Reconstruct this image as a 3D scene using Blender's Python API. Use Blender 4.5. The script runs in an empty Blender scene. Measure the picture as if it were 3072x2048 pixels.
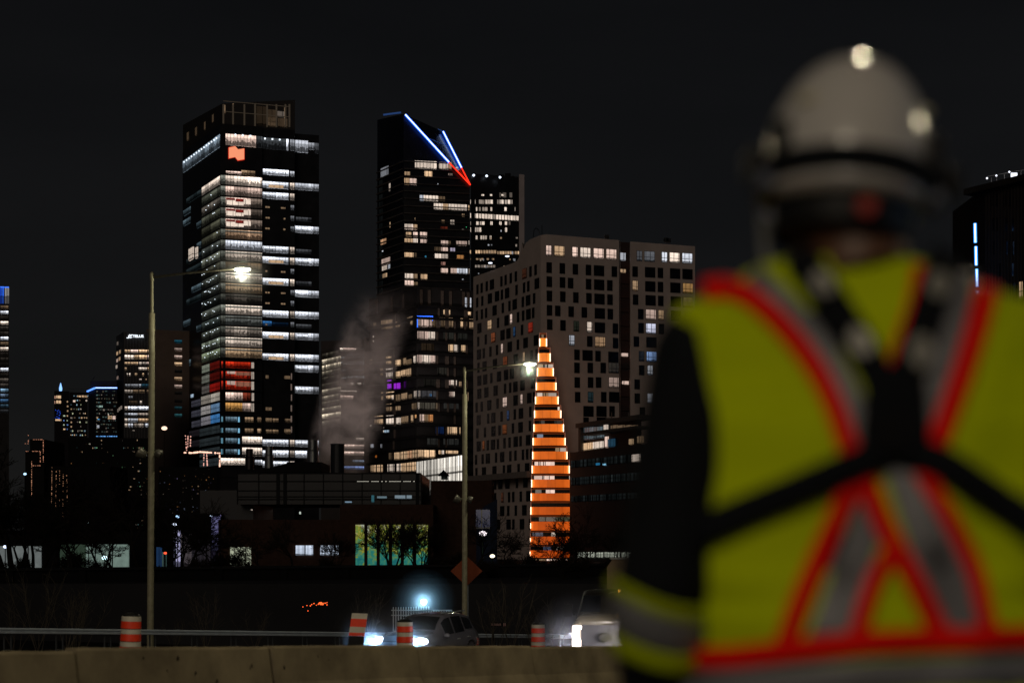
import bpy, bmesh, math, random
from mathutils import Vector, Matrix
R = math.radians
random.seed(7)
C = bpy.context.scene.collection
sc = bpy.context.scene
# ------------------------------------------------------------------ camera
F = 4693.0            # focal length in photograph pixels (55 mm on a 36 mm sensor)
HZ = 1620.0           # horizon row
cam = bpy.data.cameras.new('camera'); camo = bpy.data.objects.new('camera', cam); C.objects.link(camo)
camo.location = (0, 0, 0); camo.rotation_euler = (R(90), 0, 0)
cam.sensor_width = 36; cam.lens = 55; cam.shift_y = (HZ - 1024) / 3072.0
cam.clip_start = 0.1; cam.clip_end = 6000
cam.dof.use_dof = True; cam.dof.focus_distance = 150; cam.dof.aperture_fstop = 1.55
sc.camera = camo
# ------------------------------------------------------------------ world: night sky
w = bpy.data.worlds.new('World'); sc.world = w; w.use_nodes = True
nt = w.node_tree; nt.nodes.clear()
out = nt.nodes.new('ShaderNodeOutputWorld')
bg = nt.nodes.new('ShaderNodeBackground'); bg2 = nt.nodes.new('ShaderNodeBackground'); ad = nt.nodes.new('ShaderNodeAddShader')
sky = nt.nodes.new('ShaderNodeTexSky'); sky.sky_type = 'NISHITA'; sky.sun_disc = False
sky.sun_elevation = R(25); sky.sun_rotation = R(200)
bg.inputs[1].default_value = 0.0002
nt.links.new(sky.outputs[0], bg.inputs[0])
tc = nt.nodes.new('ShaderNodeTexCoord'); sx = nt.nodes.new('ShaderNodeSeparateXYZ'); cr = nt.nodes.new('ShaderNodeValToRGB')
nt.links.new(tc.outputs['Generated'], sx.inputs[0]); nt.links.new(sx.outputs['Z'], cr.inputs[0])
cr.color_ramp.elements[0].position = 0.0; cr.color_ramp.elements[0].color = (0.0064, 0.0062, 0.0063, 1)
cr.color_ramp.elements[1].position = 0.40; cr.color_ramp.elements[1].color = (0.0030, 0.0031, 0.0034, 1)
e_ = cr.color_ramp.elements.new(0.2); e_.color = (0.0054, 0.0053, 0.0055, 1)
nz = nt.nodes.new('ShaderNodeTexNoise'); nz.inputs['Scale'].default_value = 3.0; nz.inputs['Detail'].default_value = 4
mp_ = nt.nodes.new('ShaderNodeMapping'); mp_.inputs['Scale'].default_value = (1, 1, 4)
nt.links.new(tc.outputs['Generated'], mp_.inputs[0]); nt.links.new(mp_.outputs[0], nz.inputs['Vector'])
mr = nt.nodes.new('ShaderNodeMapRange'); mr.inputs[1].default_value = 0.3; mr.inputs[2].default_value = 0.7; mr.inputs[3].default_value = 0.85; mr.inputs[4].default_value = 1.18
nt.links.new(nz.outputs[0], mr.inputs[0]); nt.links.new(mr.outputs[0], bg2.inputs[1])
nt.links.new(cr.outputs[0], bg2.inputs[0])
nt.links.new(bg.outputs[0], ad.inputs[0]); nt.links.new(bg2.outputs[0], ad.inputs[1]); nt.links.new(ad.outputs[0], out.inputs[0])
# one very weak warm sun: the city glow / moonlight from behind the camera
sl = bpy.data.lights.new('sun', 'SUN'); sl.energy = 0.22; sl.angle = R(25); sl.color = (1.0, 0.83, 0.70)
so = bpy.data.objects.new('sun', sl); C.objects.link(so); so.rotation_euler = (R(68), 0, R(-12))
sc.view_settings.view_transform = 'Standard'; sc.view_settings.look = 'None'
sc.view_settings.exposure = 0.0; sc.view_settings.gamma = 1.0
sc.cycles.use_denoising = True
sc.cycles.max_bounces = 4; sc.cycles.diffuse_bounces = 2; sc.cycles.glossy_bounces = 2; sc.cycles.transmission_bounces = 3
sc.cycles.volume_bounces = 1; sc.cycles.sample_clamp_indirect = 1.0; sc.cycles.sample_clamp_direct = 0.0; sc.cycles.caustics_reflective = False; sc.cycles.caustics_refractive = False
sc.cycles.volume_step_rate = 2.0; sc.cycles.volume_max_steps = 96

def light(kind, loc, power, color, size=0.1, spot=None, to=None, blend=0.4, name='lamp_light', parent=None):
    l = bpy.data.lights.new(name, kind); l.energy = power; l.color = color
    if kind in ('POINT', 'SPOT'): l.shadow_soft_size = size
    if kind == 'SPOT': l.spot_size = R(spot); l.spot_blend = blend
    if kind == 'AREA': l.size = size
    o = bpy.data.objects.new(name, l); C.objects.link(o); o.location = loc
    if to is not None:
        o.rotation_euler = (Vector(to) - Vector(loc)).to_track_quat('-Z', 'Y').to_euler()
    if parent: 
        o.parent = parent; o.location = Vector(loc) - parent.location
    return o

# ------------------------------------------------------------------ helpers
def PX(px, d): return (px - 1536.0) / F * d
def PZ(py, d): return (HZ - py) / F * d
def bk(p, dep, ins=0.4):      # back corner behind p, in line with it
    k = (p[1]+dep)/p[1]; return (p[0]*k + (ins if p[0] < 0 and 0 else 0), p[1]+dep)
def P3(px, py, d): return Vector((PX(px, d), d, PZ(py, d)))

class MB:
    def __init__(s): s.v = []; s.f = []; s.uv = {}; s.t = {}; s.mi = {}
    def quad(s, a, b, c, d, uv=None, t=None):
        i = len(s.v); s.v += [tuple(a), tuple(b), tuple(c), tuple(d)]; s.f.append((i, i+1, i+2, i+3))
        if uv: s.uv[len(s.f)-1] = uv
        if t: s.t[len(s.f)-1] = t
    def box8(s, p, t=None, uvf=None):   # p: 8 corners, bottom ccw then top ccw; face 0-1-5-4 is the front
        i = len(s.v); s.v += [tuple(q) for q in p]
        for k, f in enumerate([(0,1,5,4), (1,2,6,5), (2,3,7,6), (3,0,4,7), (4,5,6,7), (3,2,1,0)]):
            s.f.append(tuple(i+j for j in f)); n = len(s.f)-1
            if t: s.t[n] = t
            if k == 0 and uvf: s.uv[n] = uvf
    def box(s, c, sz, rz=0.0, t=None):
        c = Vector(c); hx, hy, hz = sz[0]/2, sz[1]/2, sz[2]/2; m = Matrix.Rotation(rz, 3, 'Z')
        s.box8([c + m @ Vector(q) for q in [(-hx,-hy,-hz),(hx,-hy,-hz),(hx,hy,-hz),(-hx,hy,-hz),(-hx,-hy,hz),(hx,-hy,hz),(hx,hy,hz),(-hx,hy,hz)]], t)
    def prism(s, pts, z0, z1, t=None):    # pts plan polygon; z0/z1 number or per-point lists
        n = len(pts); i = len(s.v)
        zz0 = z0 if isinstance(z0, (list, tuple)) else [z0]*n; zz1 = z1 if isinstance(z1, (list, tuple)) else [z1]*n
        s.v += [(p[0], p[1], zz0[k]) for k, p in enumerate(pts)] + [(p[0], p[1], zz1[k]) for k, p in enumerate(pts)]
        for k in range(n):
            j = (k+1) % n; s.f.append((i+k, i+j, i+n+j, i+n+k))
        s.f.append(tuple(i+n+k for k in range(n))); s.f.append(tuple(i+k for k in reversed(range(n))))
        if t:
            for q in range(n+2): s.t[len(s.f)-1-q] = t
    def extr(s, poly, y0, y1):     # polygon of 3D points extruded by vector
        pass
    def tube(s, p0, p1, r0, r1=None, n=8, caps=True):
        r1 = r0 if r1 is None else r1
        p0 = Vector(p0); p1 = Vector(p1); d = (p1-p0)
        if d.length < 1e-6: return
        d.normalize(); a = d.orthogonal().normalized(); b = d.cross(a); i = len(s.v)
        for p, r in ((p0, r0), (p1, r1)):
            for k in range(n):
                th = 2*math.pi*k/n; s.v.append(tuple(p + (a*math.cos(th) + b*math.sin(th))*r))
        for k in range(n):
            j = (k+1) % n; s.f.append((i+k, i+j, i+n+j, i+n+k))
        if caps: s.f.append(tuple(i+k for k in reversed(range(n)))); s.f.append(tuple(i+n+k for k in range(n)))
    def path(s, pts, rs, n=8):
        for k in range(len(pts)-1): s.tube(pts[k], pts[k+1], rs[k], rs[k+1], n)
    def lathe(s, c, prof, n=24, axis='Z', tilt=None):
        c = Vector(c); i = len(s.v); m = tilt or Matrix.Identity(3)
        for (r, z) in prof:
            for k in range(n):
                th = 2*math.pi*k/n
                q = Vector((r*math.cos(th), r*math.sin(th), z)) if axis == 'Z' else Vector((r*math.cos(th), z, r*math.sin(th)))
                s.v.append(tuple(c + m @ q))
        for a in range(len(prof)-1):
            for k in range(n):
                j = (k+1) % n; s.f.append((i+a*n+k, i+a*n+j, i+(a+1)*n+j, i+(a+1)*n+k))
        s.f.append(tuple(i+k for k in reversed(range(n)))); s.f.append(tuple(i+(len(prof)-1)*n+k for k in range(n)))
    def loft(s, rings, closed=True, cap=True):
        i = len(s.v); n = len(rings[0])
        for r in rings: s.v += [tuple(p) for p in r]
        for a in range(len(rings)-1):
            for k in range(n if closed else n-1):
                j = (k+1) % n; s.f.append((i+a*n+k, i+a*n+j, i+(a+1)*n+j, i+(a+1)*n+k))
        if cap and closed:
            s.f.append(tuple(i+k for k in reversed(range(n)))); s.f.append(tuple(i+(len(rings)-1)*n+k for k in range(n)))
    def ell(s, c, r, n=16, m=10, rot=None):
        c = Vector(c); rot = rot or Matrix.Identity(3); rings = []
        for a in range(m+1):
            ph = -math.pi/2 + math.pi*a/m; cr_ = max(math.cos(ph), 0.02)
            rings.append([c + rot @ Vector((r[0]*cr_*math.cos(2*math.pi*k/n), r[1]*cr_*math.sin(2*math.pi*k/n), r[2]*math.sin(ph))) for k in range(n)])
        s.loft(rings)
    def xform(s, m): s.v = [tuple(m @ Vector(p)) for p in s.v]; return s
    def build(s, name, mat, parent=None, smooth=False, bevel=0.0):
        me = bpy.data.meshes.new(name); off = parent.location if parent is not None and 'root' in parent else Vector((0,0,0))
        if parent is not None and 'root' not in parent and parent.parent is not None: off = parent.parent.location
        me.from_pydata([(p[0]-off[0], p[1]-off[1], p[2]-off[2]) for p in s.v], [], s.f)
        if s.uv:
            ul = me.uv_layers.new(name='uv')
            for fi, uv in s.uv.items():
                for k, li in enumerate(me.polygons[fi].loop_indices): ul.data[li].uv = uv[k]
        if s.t:
            ca = me.color_attributes.new(name='tint', type='FLOAT_COLOR', domain='CORNER')
            for fi, t in s.t.items():
                for li in me.polygons[fi].loop_indices: ca.data[li].color = (t[0], t[1], t[2], 1.0)
        if smooth: me.polygons.foreach_set('use_smooth', [True]*len(me.polygons))
        me.validate(); me.update()
        for q in (mat if isinstance(mat, list) else [mat]):
            if q: me.materials.append(q)
        for fi, q in s.mi.items(): me.polygons[fi].material_index = q
        o = bpy.data.objects.new(name, me); C.objects.link(o)
        if parent is not None: o.parent = parent
        if bevel:
            b = o.modifiers.new('bevel', 'BEVEL'); b.width = bevel; b.segments = 2; b.limit_method = 'ANGLE'
        return o

def tag(o, label=None, cat=None, group=None, kind=None):
    if label: o['label'] = label
    if cat: o['category'] = cat
    if group: o['group'] = group
    if kind: o['kind'] = kind
    return o
def thing(name, label, cat, loc=(0,0,0), group=None):
    o = bpy.data.objects.new(name, None); C.objects.link(o); o.location = loc; o['root'] = 1
    o.empty_display_size = 0.2
    bpy.context.view_layer.update()
    return tag(o, label, cat, group)
def copy_tree(o, loc=None, rz=None, label=None, scale=None):
    c = o.copy(); C.objects.link(c)
    if loc is not None: c.location = loc
    if rz is not None: c.rotation_euler = (0, 0, rz)
    if scale is not None: c.scale = scale if not isinstance(scale, (int, float)) else (scale,)*3
    if label: c['label'] = label
    for ch in list(o.children):
        d = ch.copy(); C.objects.link(d); d.parent = c
        for g in list(ch.children):
            e = g.copy(); C.objects.link(e); e.parent = d
    return c

# ------------------------------------------------------------------ materials
class NT:
    def __init__(s, name):
        s.m = bpy.data.materials.new(name); s.m.use_nodes = True; s.t = s.m.node_tree; s.t.nodes.clear()
        s.out = s.t.nodes.new('ShaderNodeOutputMaterial')
    def n(s, ty, **kw):
        x = s.t.nodes.new(ty)
        for k, v in kw.items():
            if k.startswith('_'): setattr(x, k[1:], v)
            else: x.inputs[k.replace('__', ' ')].default_value = v
        return x
    def l(s, a, b): s.t.links.new(a, b)
    def math(s, op, a, b=None, c=None):
        x = s.t.nodes.new('ShaderNodeMath'); x.operation = op
        for k, q in enumerate((a, b, c)):
            if q is None: continue
            if isinstance(q, (int, float)): x.inputs[k].default_value = q
            else: s.l(q, x.inputs[k])
        return x.outputs[0]
    def mix(s, f, a, b):
        x = s.t.nodes.new('ShaderNodeMix'); x.data_type = 'RGBA'
        for sock, q in ((x.inputs[0], f), (x.inputs[6], a), (x.inputs[7], b)):
            if isinstance(q, (int, float)): sock.default_value = q
            elif isinstance(q, tuple): sock.default_value = (q[0], q[1], q[2], 1)
            else: s.l(q, sock)
        return x.outputs[2]

_mc = {}
def surf(name, col, rough=0.7, metal=0.0, var=0.25, scale=2.0, col2=None, bump=0.0, spec=0.5, coat=0.0, emit=None, es=0.0, coords='Object', stretch=(1,1,1)):
    if name in _mc: return _mc[name]
    t = NT(name); p = t.n('ShaderNodeBsdfPrincipled', Roughness=rough, Metallic=metal)
    if rough > .65 and spec == .5: spec = .12
    p.inputs['Specular IOR Level'].default_value = spec; p.inputs['Coat Weight'].default_value = coat
    tc = t.n('ShaderNodeTexCoord'); mp = t.n('ShaderNodeMapping'); mp.inputs['Scale'].default_value = stretch
    t.l(tc.outputs[coords], mp.inputs[0])
    nz = t.n('ShaderNodeTexNoise', Scale=scale, Detail=6.0, Roughness=0.6); t.l(mp.outputs[0], nz.inputs['Vector'])
    c2 = col2 or tuple(c*(1-var) for c in col)
    rr = t.n('ShaderNodeMapRange'); rr.inputs[1].default_value = 0.35; rr.inputs[2].default_value = 0.65; t.l(nz.outputs[0], rr.inputs[0])
    t.l(t.mix(rr.outputs[0], c2, col), p.inputs['Base Color'])
    rv = t.math('MULTIPLY_ADD', nz.outputs[0], 0.25, rough-0.12); t.l(rv, p.inputs['Roughness'])
    if bump:
        b = t.n('ShaderNodeBump', Strength=bump); t.l(nz.outputs[0], b.inputs['Height']); t.l(b.outputs[0], p.inputs['Normal'])
    if emit:
        p.inputs['Emission Color'].default_value = (*emit, 1); p.inputs['Emission Strength'].default_value = es
    t.l(p.outputs[0], t.out.inputs[0]); _mc[name] = t.m
    return t.m
def glow(name, col, s, sample=False):
    if name in _mc: return _mc[name]
    t = NT(name); e = t.n('ShaderNodeEmission', Strength=s); e.inputs[0].default_value = (*col, 1)
    t.l(e.outputs[0], t.out.inputs[0]); _mc[name] = t.m
    if not sample: t.m.cycles.emission_sampling = 'NONE'
    return t.m

def room(name, pitch, mw, cell, furn, ceil, curt=0.0, hbar=None, contrast=0.5):
    """lit room seen through glazing: mullions, room to room differences, furniture silhouettes and a bright ceiling, from uv in metres"""
    t = NT(name); uv = t.n('ShaderNodeUVMap'); s = t.n('ShaderNodeSeparateXYZ'); t.l(uv.outputs[0], s.inputs[0])
    u, v = s.outputs[0], s.outputs[1]
    vf = t.math('FRACT', v); row = t.math('FLOOR', v)
    mul = t.math('GREATER_THAN', t.math('FRACT', t.math('DIVIDE', u, pitch)), mw)
    cx = t.n('ShaderNodeCombineXYZ'); t.l(t.math('FLOOR', t.math('DIVIDE', u, cell)), cx.inputs[0]); t.l(row, cx.inputs[1])
    wn = t.n('ShaderNodeTexWhiteNoise'); wn.noise_dimensions = '2D'; t.l(cx.outputs[0], wn.inputs['Vector'])
    rm = t.math('MULTIPLY_ADD', wn.outputs[0], contrast, 1.0-contrast*0.6)
    c2 = t.n('ShaderNodeCombineXYZ'); t.l(t.math('MULTIPLY', u, 1.1), c2.inputs[0]); t.l(t.math('MULTIPLY', v, 3.0), c2.inputs[1])
    n1 = t.n('ShaderNodeTexNoise', Scale=1.0, Detail=3.0, Roughness=0.7); t.l(c2.outputs[0], n1.inputs['Vector'])
    fr = t.math('LESS_THAN', vf, t.math('MULTIPLY_ADD', n1.outputs[0], furn*1.6, -furn*0.35))
    fd = t.math('SUBTRACT', 1.0, t.math('MULTIPLY', fr, 0.82))
    ce = t.math('MULTIPLY_ADD', t.math('GREATER_THAN', vf, 0.72), ceil, 1.0)
    soft = t.math('MULTIPLY_ADD', n1.outputs[0], 0.9, 0.5)
    val = t.math('MULTIPLY', t.math('MULTIPLY', mul, rm), t.math('MULTIPLY', fd, t.math('MULTIPLY', ce, soft)))
    if curt:
        cu = t.math('MULTIPLY_ADD', t.math('SINE', t.math('MULTIPLY', u, 9.0)), curt*0.5, 1.0-curt*0.5); val = t.math('MULTIPLY', val, cu)
    if hbar:
        hb = t.math('GREATER_THAN', t.math('ABSOLUTE', t.math('SUBTRACT', vf, hbar)), 0.03); val = t.math('MULTIPLY', val, t.math('MULTIPLY_ADD', hb, 0.85, 0.15))
    at = t.n('ShaderNodeAttribute', _attribute_name='tint')
    wc = t.mix(t.math('MULTIPLY', wn.outputs[0], 0.5), at.outputs['Color'], t.mix(1.0, at.outputs['Color'], at.outputs['Color']))
    vm = t.n('ShaderNodeVectorMath', _operation='SCALE'); t.l(wc, vm.inputs[0]); t.l(val, vm.inputs['Scale'])
    e = t.n('ShaderNodeEmission', Strength=1.0); t.l(vm.outputs[0], e.inputs[0])
    g = t.n('ShaderNodeBsdfGlossy', Roughness=0.15); g.inputs[0].default_value = (0.05, 0.05, 0.05, 1)
    a = t.n('ShaderNodeAddShader'); t.l(e.outputs[0], a.inputs[0]); t.l(g.outputs[0], a.inputs[1]); t.l(a.outputs[0], t.out.inputs[0])
    t.m.cycles.emission_sampling = 'NONE'
    return t.m
M_office = room('lit_office_glass', 1.45, 0.10, 5.8, 0.95, 0.95, contrast=0.95)
M_home = room('lit_home_glass', 1.5, 0.12, 3.0, 0.30, 0.15, curt=0.35, contrast=0.7)
M_shop = room('lit_podium_glass', 1.7, 0.24, 4.5, 0.22, 0.25, curt=0.5, hbar=0.55, contrast=0.35)
M_plain = room('lit_plain_glass', 2.6, 0.07, 2.6, 0.18, 0.0, contrast=0.2)
M_cross = room('lit_sash_glass', 1.05, 0.11, 2.1, 0.30, 0.1, hbar=0.42, contrast=0.3)
M_blk = surf('dark_glass', (0.012, 0.014, 0.018), 0.12, var=0.5, scale=0.3, spec=0.5)
M_blk2 = surf('dark_window_glass', (0.006, 0.007, 0.009), 0.2, var=0.3, spec=0.3)
M_nb = surf('black_cladding', (0.010, 0.011, 0.014), 0.35, var=0.4, scale=0.2, spec=0.4)
M_conc = surf('grey_concrete', (0.20, 0.175, 0.13), 0.9, var=0.45, scale=1.6, bump=0.25)
M_asph = surf('asphalt', (0.05, 0.05, 0.052), 0.85, var=0.3, scale=3)
M_steel = surf('galvanised_steel', (0.42, 0.46, 0.50), 0.45, metal=0.4, var=0.25, scale=6)
M_pole = surf('painted_pole_steel', (0.40, 0.38, 0.25), 0.5, var=0.3, scale=4)
M_bark = surf('dark_bark', (0.022, 0.018, 0.014), 0.9, var=0.4, scale=4)
M_rubber = surf('black_rubber', (0.012, 0.012, 0.012), 0.7)
M_brick = surf('brown_brick', (0.060, 0.032, 0.022), 0.9, var=0.35, scale=1.5)
M_dbrick = surf('dark_roofing', (0.014, 0.013, 0.013), 0.8, var=0.4, scale=0.5)

# ------------------------------------------------------------------ facade helper
class Fac:
    """vertical facade plane between two plan points given as (photo column, distance)"""
    def __init__(s, xa, da, xb, db):
        s.A = Vector((PX(xa, da), da)); s.B = Vector((PX(xb, db), db)); s.L = (s.B-s.A).length; s.d = (s.B-s.A).normalized()
        n = Vector((s.d.y, -s.d.x)); s.n = n if n.y < 0 else -n
    def hit(s, px):
        k = (px-1536.0)/F; dx, dy = s.B - s.A
        t = (k*s.A.y - s.A.x)/(dx - k*dy); return t*s.L, s.A.y + t*dy     # metres along, depth
    def z(s, px, py): return PZ(py, s.hit(px)[1])
    def P(s, u, z, off=0.0): q = s.A + s.d*u + s.n*off; return Vector((q.x, q.y, z))
    def rect(s, x0, y0, x1, y1):
        cx, cy = (x0+x1)/2, (y0+y1)/2; u0 = s.hit(x0)[0]; u1 = s.hit(x1)[0]; d = s.hit(cx)[1]
        return u0, u1, PZ(y1, d), PZ(y0, d)
    def slab(s, mb, u0, u1, z0, z1, o0, o1, t=None, uv=None):
        if u1 < u0: u0, u1 = u1, u0
        p = [s.P(u0,z0,o1), s.P(u1,z0,o1), s.P(u1,z0,o0), s.P(u0,z0,o0), s.P(u0,z1,o1), s.P(u1,z1,o1), s.P(u1,z1,o0), s.P(u0,z1,o0)]
        mb.box8(p, t, uv)

class Wins:
    """collects the windows of one building; the 100 largest become parts, the rest one part of kind stuff"""
    def __init__(s, root): s.r = root; s.w = []
    def add(s, fac, r, tint, mat, off=0.12, pri=0.0):
        u0, u1, z0, z1 = r
        if u1 < u0: u0, u1 = u1, u0
        s.w.append((abs(u1-u0)*(z1-z0)*(1+pri), fac, (u0,u1,z0,z1), tint, mat, off, random.randint(0, 60)))
    def px(s, fac, x0, y0, x1, y1, tint, mat, **k): s.add(fac, fac.rect(x0,y0,x1,y1), tint, mat, **k)
    def flush(s, name='window', cap=100):
        s.w.sort(key=lambda q: -q[0]); rest = MB(); ms = []
        for i, (a, fac, (u0,u1,z0,z1), tint, mat, off, sd) in enumerate(s.w):
            if i < cap: mb = MB()
            else: mb = rest
            nf = len(mb.f)
            uv = ((u0+sd*5.8, sd), (u1+sd*5.8, sd), (u1+sd*5.8, sd+0.9999), (u0+sd*5.8, sd+0.9999))
            fac.slab(mb, u0, u1, z0, z1, -0.3, off, tint, uv)
            if i < cap: mb.build(name, mat, s.r)
            else:
                if mat not in ms: ms.append(mat)
                for q in range(nf, len(mb.f)): mb.mi[q] = ms.index(mat)
        if rest.f: rest.build(name, ms, s.r)['kind'] = 'stuff'

WW = (1.0, 0.82, 0.68); CW = (0.86, 0.90, 1.0); WARM = (0.95, 0.62, 0.36); PK = (1.0, 0.72, 0.60)
def T(c, k): return (c[0]*k, c[1]*k, c[2]*k)
# ================================================================== ground
DR = Vector((0.497, 0.868)); NR = Vector((-0.868, 0.497))     # the road runs away to the right
def gz(x, y):
    s = x*DR.x + y*DR.y; n = x*NR.x + y*NR.y
    z = -1.36 - 0.055*max(s, 2.0)
    if n > 15: z -= min((n-15)*0.031, 2.2)
    z = max(z, -14.0)
    q = math.hypot(x-0.4, y-1.0); t = min(max((q-5.0)/6.0, 0), 1); t = t*t*(3-2*t)
    return -1.16*(1-t) + z*t
def axis(a, b, n, p=2.2):
    return [a + (b-a)*i/n for i in range(n+1)]
g = MB(); xs = [-1500,-900,-500,-300,-200,-150] + list(range(-120, 121, 5)) + [150,200,300,500,900,1500]
ys = [-200,-120,-60,-40,-30] + [v*1.0 for v in range(-24, 40, 2)] + list(range(40, 150, 5))
for y in ys: g.v += [(x, y, gz(x, y)) for x in xs]
nx = len(xs)
for j in range(len(ys)-1):
    for i in range(nx-1): a = j*nx+i; g.f.append((a, a+1, a+1+nx, a+nx))
tag(g.build('ground', surf('earth_verge', (0.012, 0.012, 0.010), 0.95, var=0.5, scale=0.8, bump=0.4), smooth=True), kind='structure')
# carriageway lanes laid on the ground between barrier and guardrail
def ribbon(n0, n1, s0, s1, dz, name, mat, step=4.0, parent=None):
    mb = MB(); k = int((s1-s0)/step)
    for i in range(k):
        sa, sb = s0+i*step, s0+(i+1)*step
        c = []
        for (s_, n_) in ((sa,n0),(sa,n1),(sb,n1),(sb,n0)):
            p = DR*s_ + NR*n_; c.append((p.x, p.y, gz(p.x, p.y)+dz))
        mb.quad(c[3], c[2], c[1], c[0])
    return mb.build(name, mat, parent)
tag(ribbon(15.2, 54.0, -40, 150, 0.06, 'road', M_asph), kind='structure')
M_paint = surf('white_road_paint', (0.6, 0.6, 0.56), 0.6)
for n_ in (19.0, 50.5): tag(ribbon(n_, n_+0.15, -40, 150, 0.068, 'road_edge_line', M_paint), kind='structure')
# raised city ground behind the viaduct wall
cg = MB(); a0 = P3(-900, 1600, 150); cg.prism([(-1800,152),(1800,152),(3200,3600),(-3200,3600)], -14.0, -4.2)
tag(cg.build('city_ground', surf('dark_pavement', (0.030, 0.030, 0.032), 0.9, var=0.4, scale=0.05)), kind='structure')
# long dark retaining wall of the raised railway
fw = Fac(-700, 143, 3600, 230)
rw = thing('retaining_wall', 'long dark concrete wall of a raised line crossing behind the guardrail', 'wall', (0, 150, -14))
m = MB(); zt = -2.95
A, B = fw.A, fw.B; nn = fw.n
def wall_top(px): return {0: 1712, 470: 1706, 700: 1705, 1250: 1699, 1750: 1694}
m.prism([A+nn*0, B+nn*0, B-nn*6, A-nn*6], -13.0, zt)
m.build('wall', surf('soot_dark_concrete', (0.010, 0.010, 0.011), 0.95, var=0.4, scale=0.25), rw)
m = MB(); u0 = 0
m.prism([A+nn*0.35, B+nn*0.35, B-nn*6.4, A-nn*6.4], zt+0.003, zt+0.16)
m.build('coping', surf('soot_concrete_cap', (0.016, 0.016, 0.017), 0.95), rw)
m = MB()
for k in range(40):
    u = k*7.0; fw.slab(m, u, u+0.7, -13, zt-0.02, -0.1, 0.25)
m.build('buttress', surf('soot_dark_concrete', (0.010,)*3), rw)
# lit openings low in the wall, seen through the branches
W = Wins(rw)
W.px(fw, 262, 1802, 372, 1850, T((0.55,0.75,0.62), 0.16), M_plain, off=0.3)
W.px(fw, 300, 1855, 356, 1886, T((1.0,0.48,0.14), 0.30), M_plain, off=0.3)
W.flush('lit_opening')

# ================================================================== bank tower
nbc = thing('office_tower', 'tallest black glass tower with a lit orange flag-shaped emblem and mostly lit offices', 'tower', (PX(760,700), 700, -4.2))
FL = Fac(548,731, 661,681); F1 = Fac(661,680, 787,685.5); F2 = Fac(787,687, 884,691); FR = Fac(885,697, 957,700)
m = MB()
m.prism([FL.A, FL.B, F1.A, F1.B, F2.A, F2.B, FR.A, FR.B, bk(FR.B,40), bk(FL.A,40)], -4.2, PZ(401, 697))
m.build('wall', M_nb, nbc)
m = MB()   # glazed mechanical crown
CF = Fac(667,682, 885,692); CL = Fac(549,733, 667,683)
m.prism([CL.A, CF.A, CF.B, bk(CF.B,40), bk(CL.A,30)], PZ(404, 690), [PZ(372,731), PZ(311,682), PZ(300,692), PZ(308,735), PZ(376,760)])
m.build('crown', surf('crown_screen', (0.022,0.019,0.017), 0.6, var=0.2, scale=0.3), nbc)
m = MB()
for x in (670, 699, 733, 765, 801, 829, 856, 868):
    u, d = CF.hit(x); z1 = PZ(314, d); CF.slab(m, u-0.35, u+0.35, PZ(382, d), z1, 0, 0.5)
for y in (344, 313, 384): 
    u0, _ = CF.hit(670); u1, _ = CF.hit(868); CF.slab(m, u0, u1, PZ(y+1, 687), PZ(y-0.6, 687), 0, 0.45)
m.build('crown_frame', surf('crown_steel', (0.22,0.19,0.15), 0.6, emit=(1.0,0.75,0.5), es=0.02), nbc)
W = Wins(nbc)
for (x0,y0,x1,y1,c,k) in ((672,316,676,340,WARM,.18),(698,312,701,370,WARM,.28),(731,350,735,372,WARM,.22),(803,330,832,368,WARM,.035),(832,335,853,352,WW,.10),(803,354,832,380,WARM,.07),(853,324,857,382,WARM,.30),(835,356,862,382,WARM,.05),(768,320,800,376,WARM,.018)):
    W.px(CF, x0,y0,x1,y1, T(c,k), M_plain, off=0.3)
for (x,y) in ((641,356),(617,378),(590,395),(565,410)): W.px(CL, x-3, y-12, x+2, y+12, T(WARM,.06), M_plain, off=0.3)
def zk(k, off=0.0): return PZ(527+32.3*k+off, 681)
# top floor
zt_ = PZ(402, 681); zb_ = PZ(436, 681)
u = F1.hit
def seg(f, x0, x1, z0, z1, tint, mat=M_office, **k):
    W.add(f, (f.hit(x0)[0], f.hit(x1)[0], z0, z1), tint, mat, **k)
seg(F1, 677, 768, zb_, zt_, T(PK,.72)); seg(F2, 788, 858, zb_, zt_, T((.5,.55,.6),.05)); seg(F2, 859, 865, zb_, zt_, T(CW,1.0)); seg(F2, 870, 883, zb_, zt_, T(CW,.25))
seg(F1, 769, 787, zb_, zt_, T((.5,.55,.6),.07))
zR = lambda y: PZ(y, 698)
seg(FR, 886, 924, zR(458), zR(422), T(CW,.85)); seg(FR, 925, 943, zR(448), zR(427), T(CW,.3)); seg(FR, 944, 956, zR(458), zR(427), T(CW,.04))
for j in range(12):
    x0 = 549 + j*9.3; seg(FL, x0, x0+8.6, zb_-0.6, zt_, T((.52,.66,.80), .16+.10*math.sin(j*1.7)**2+.012*j), M_office)
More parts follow.
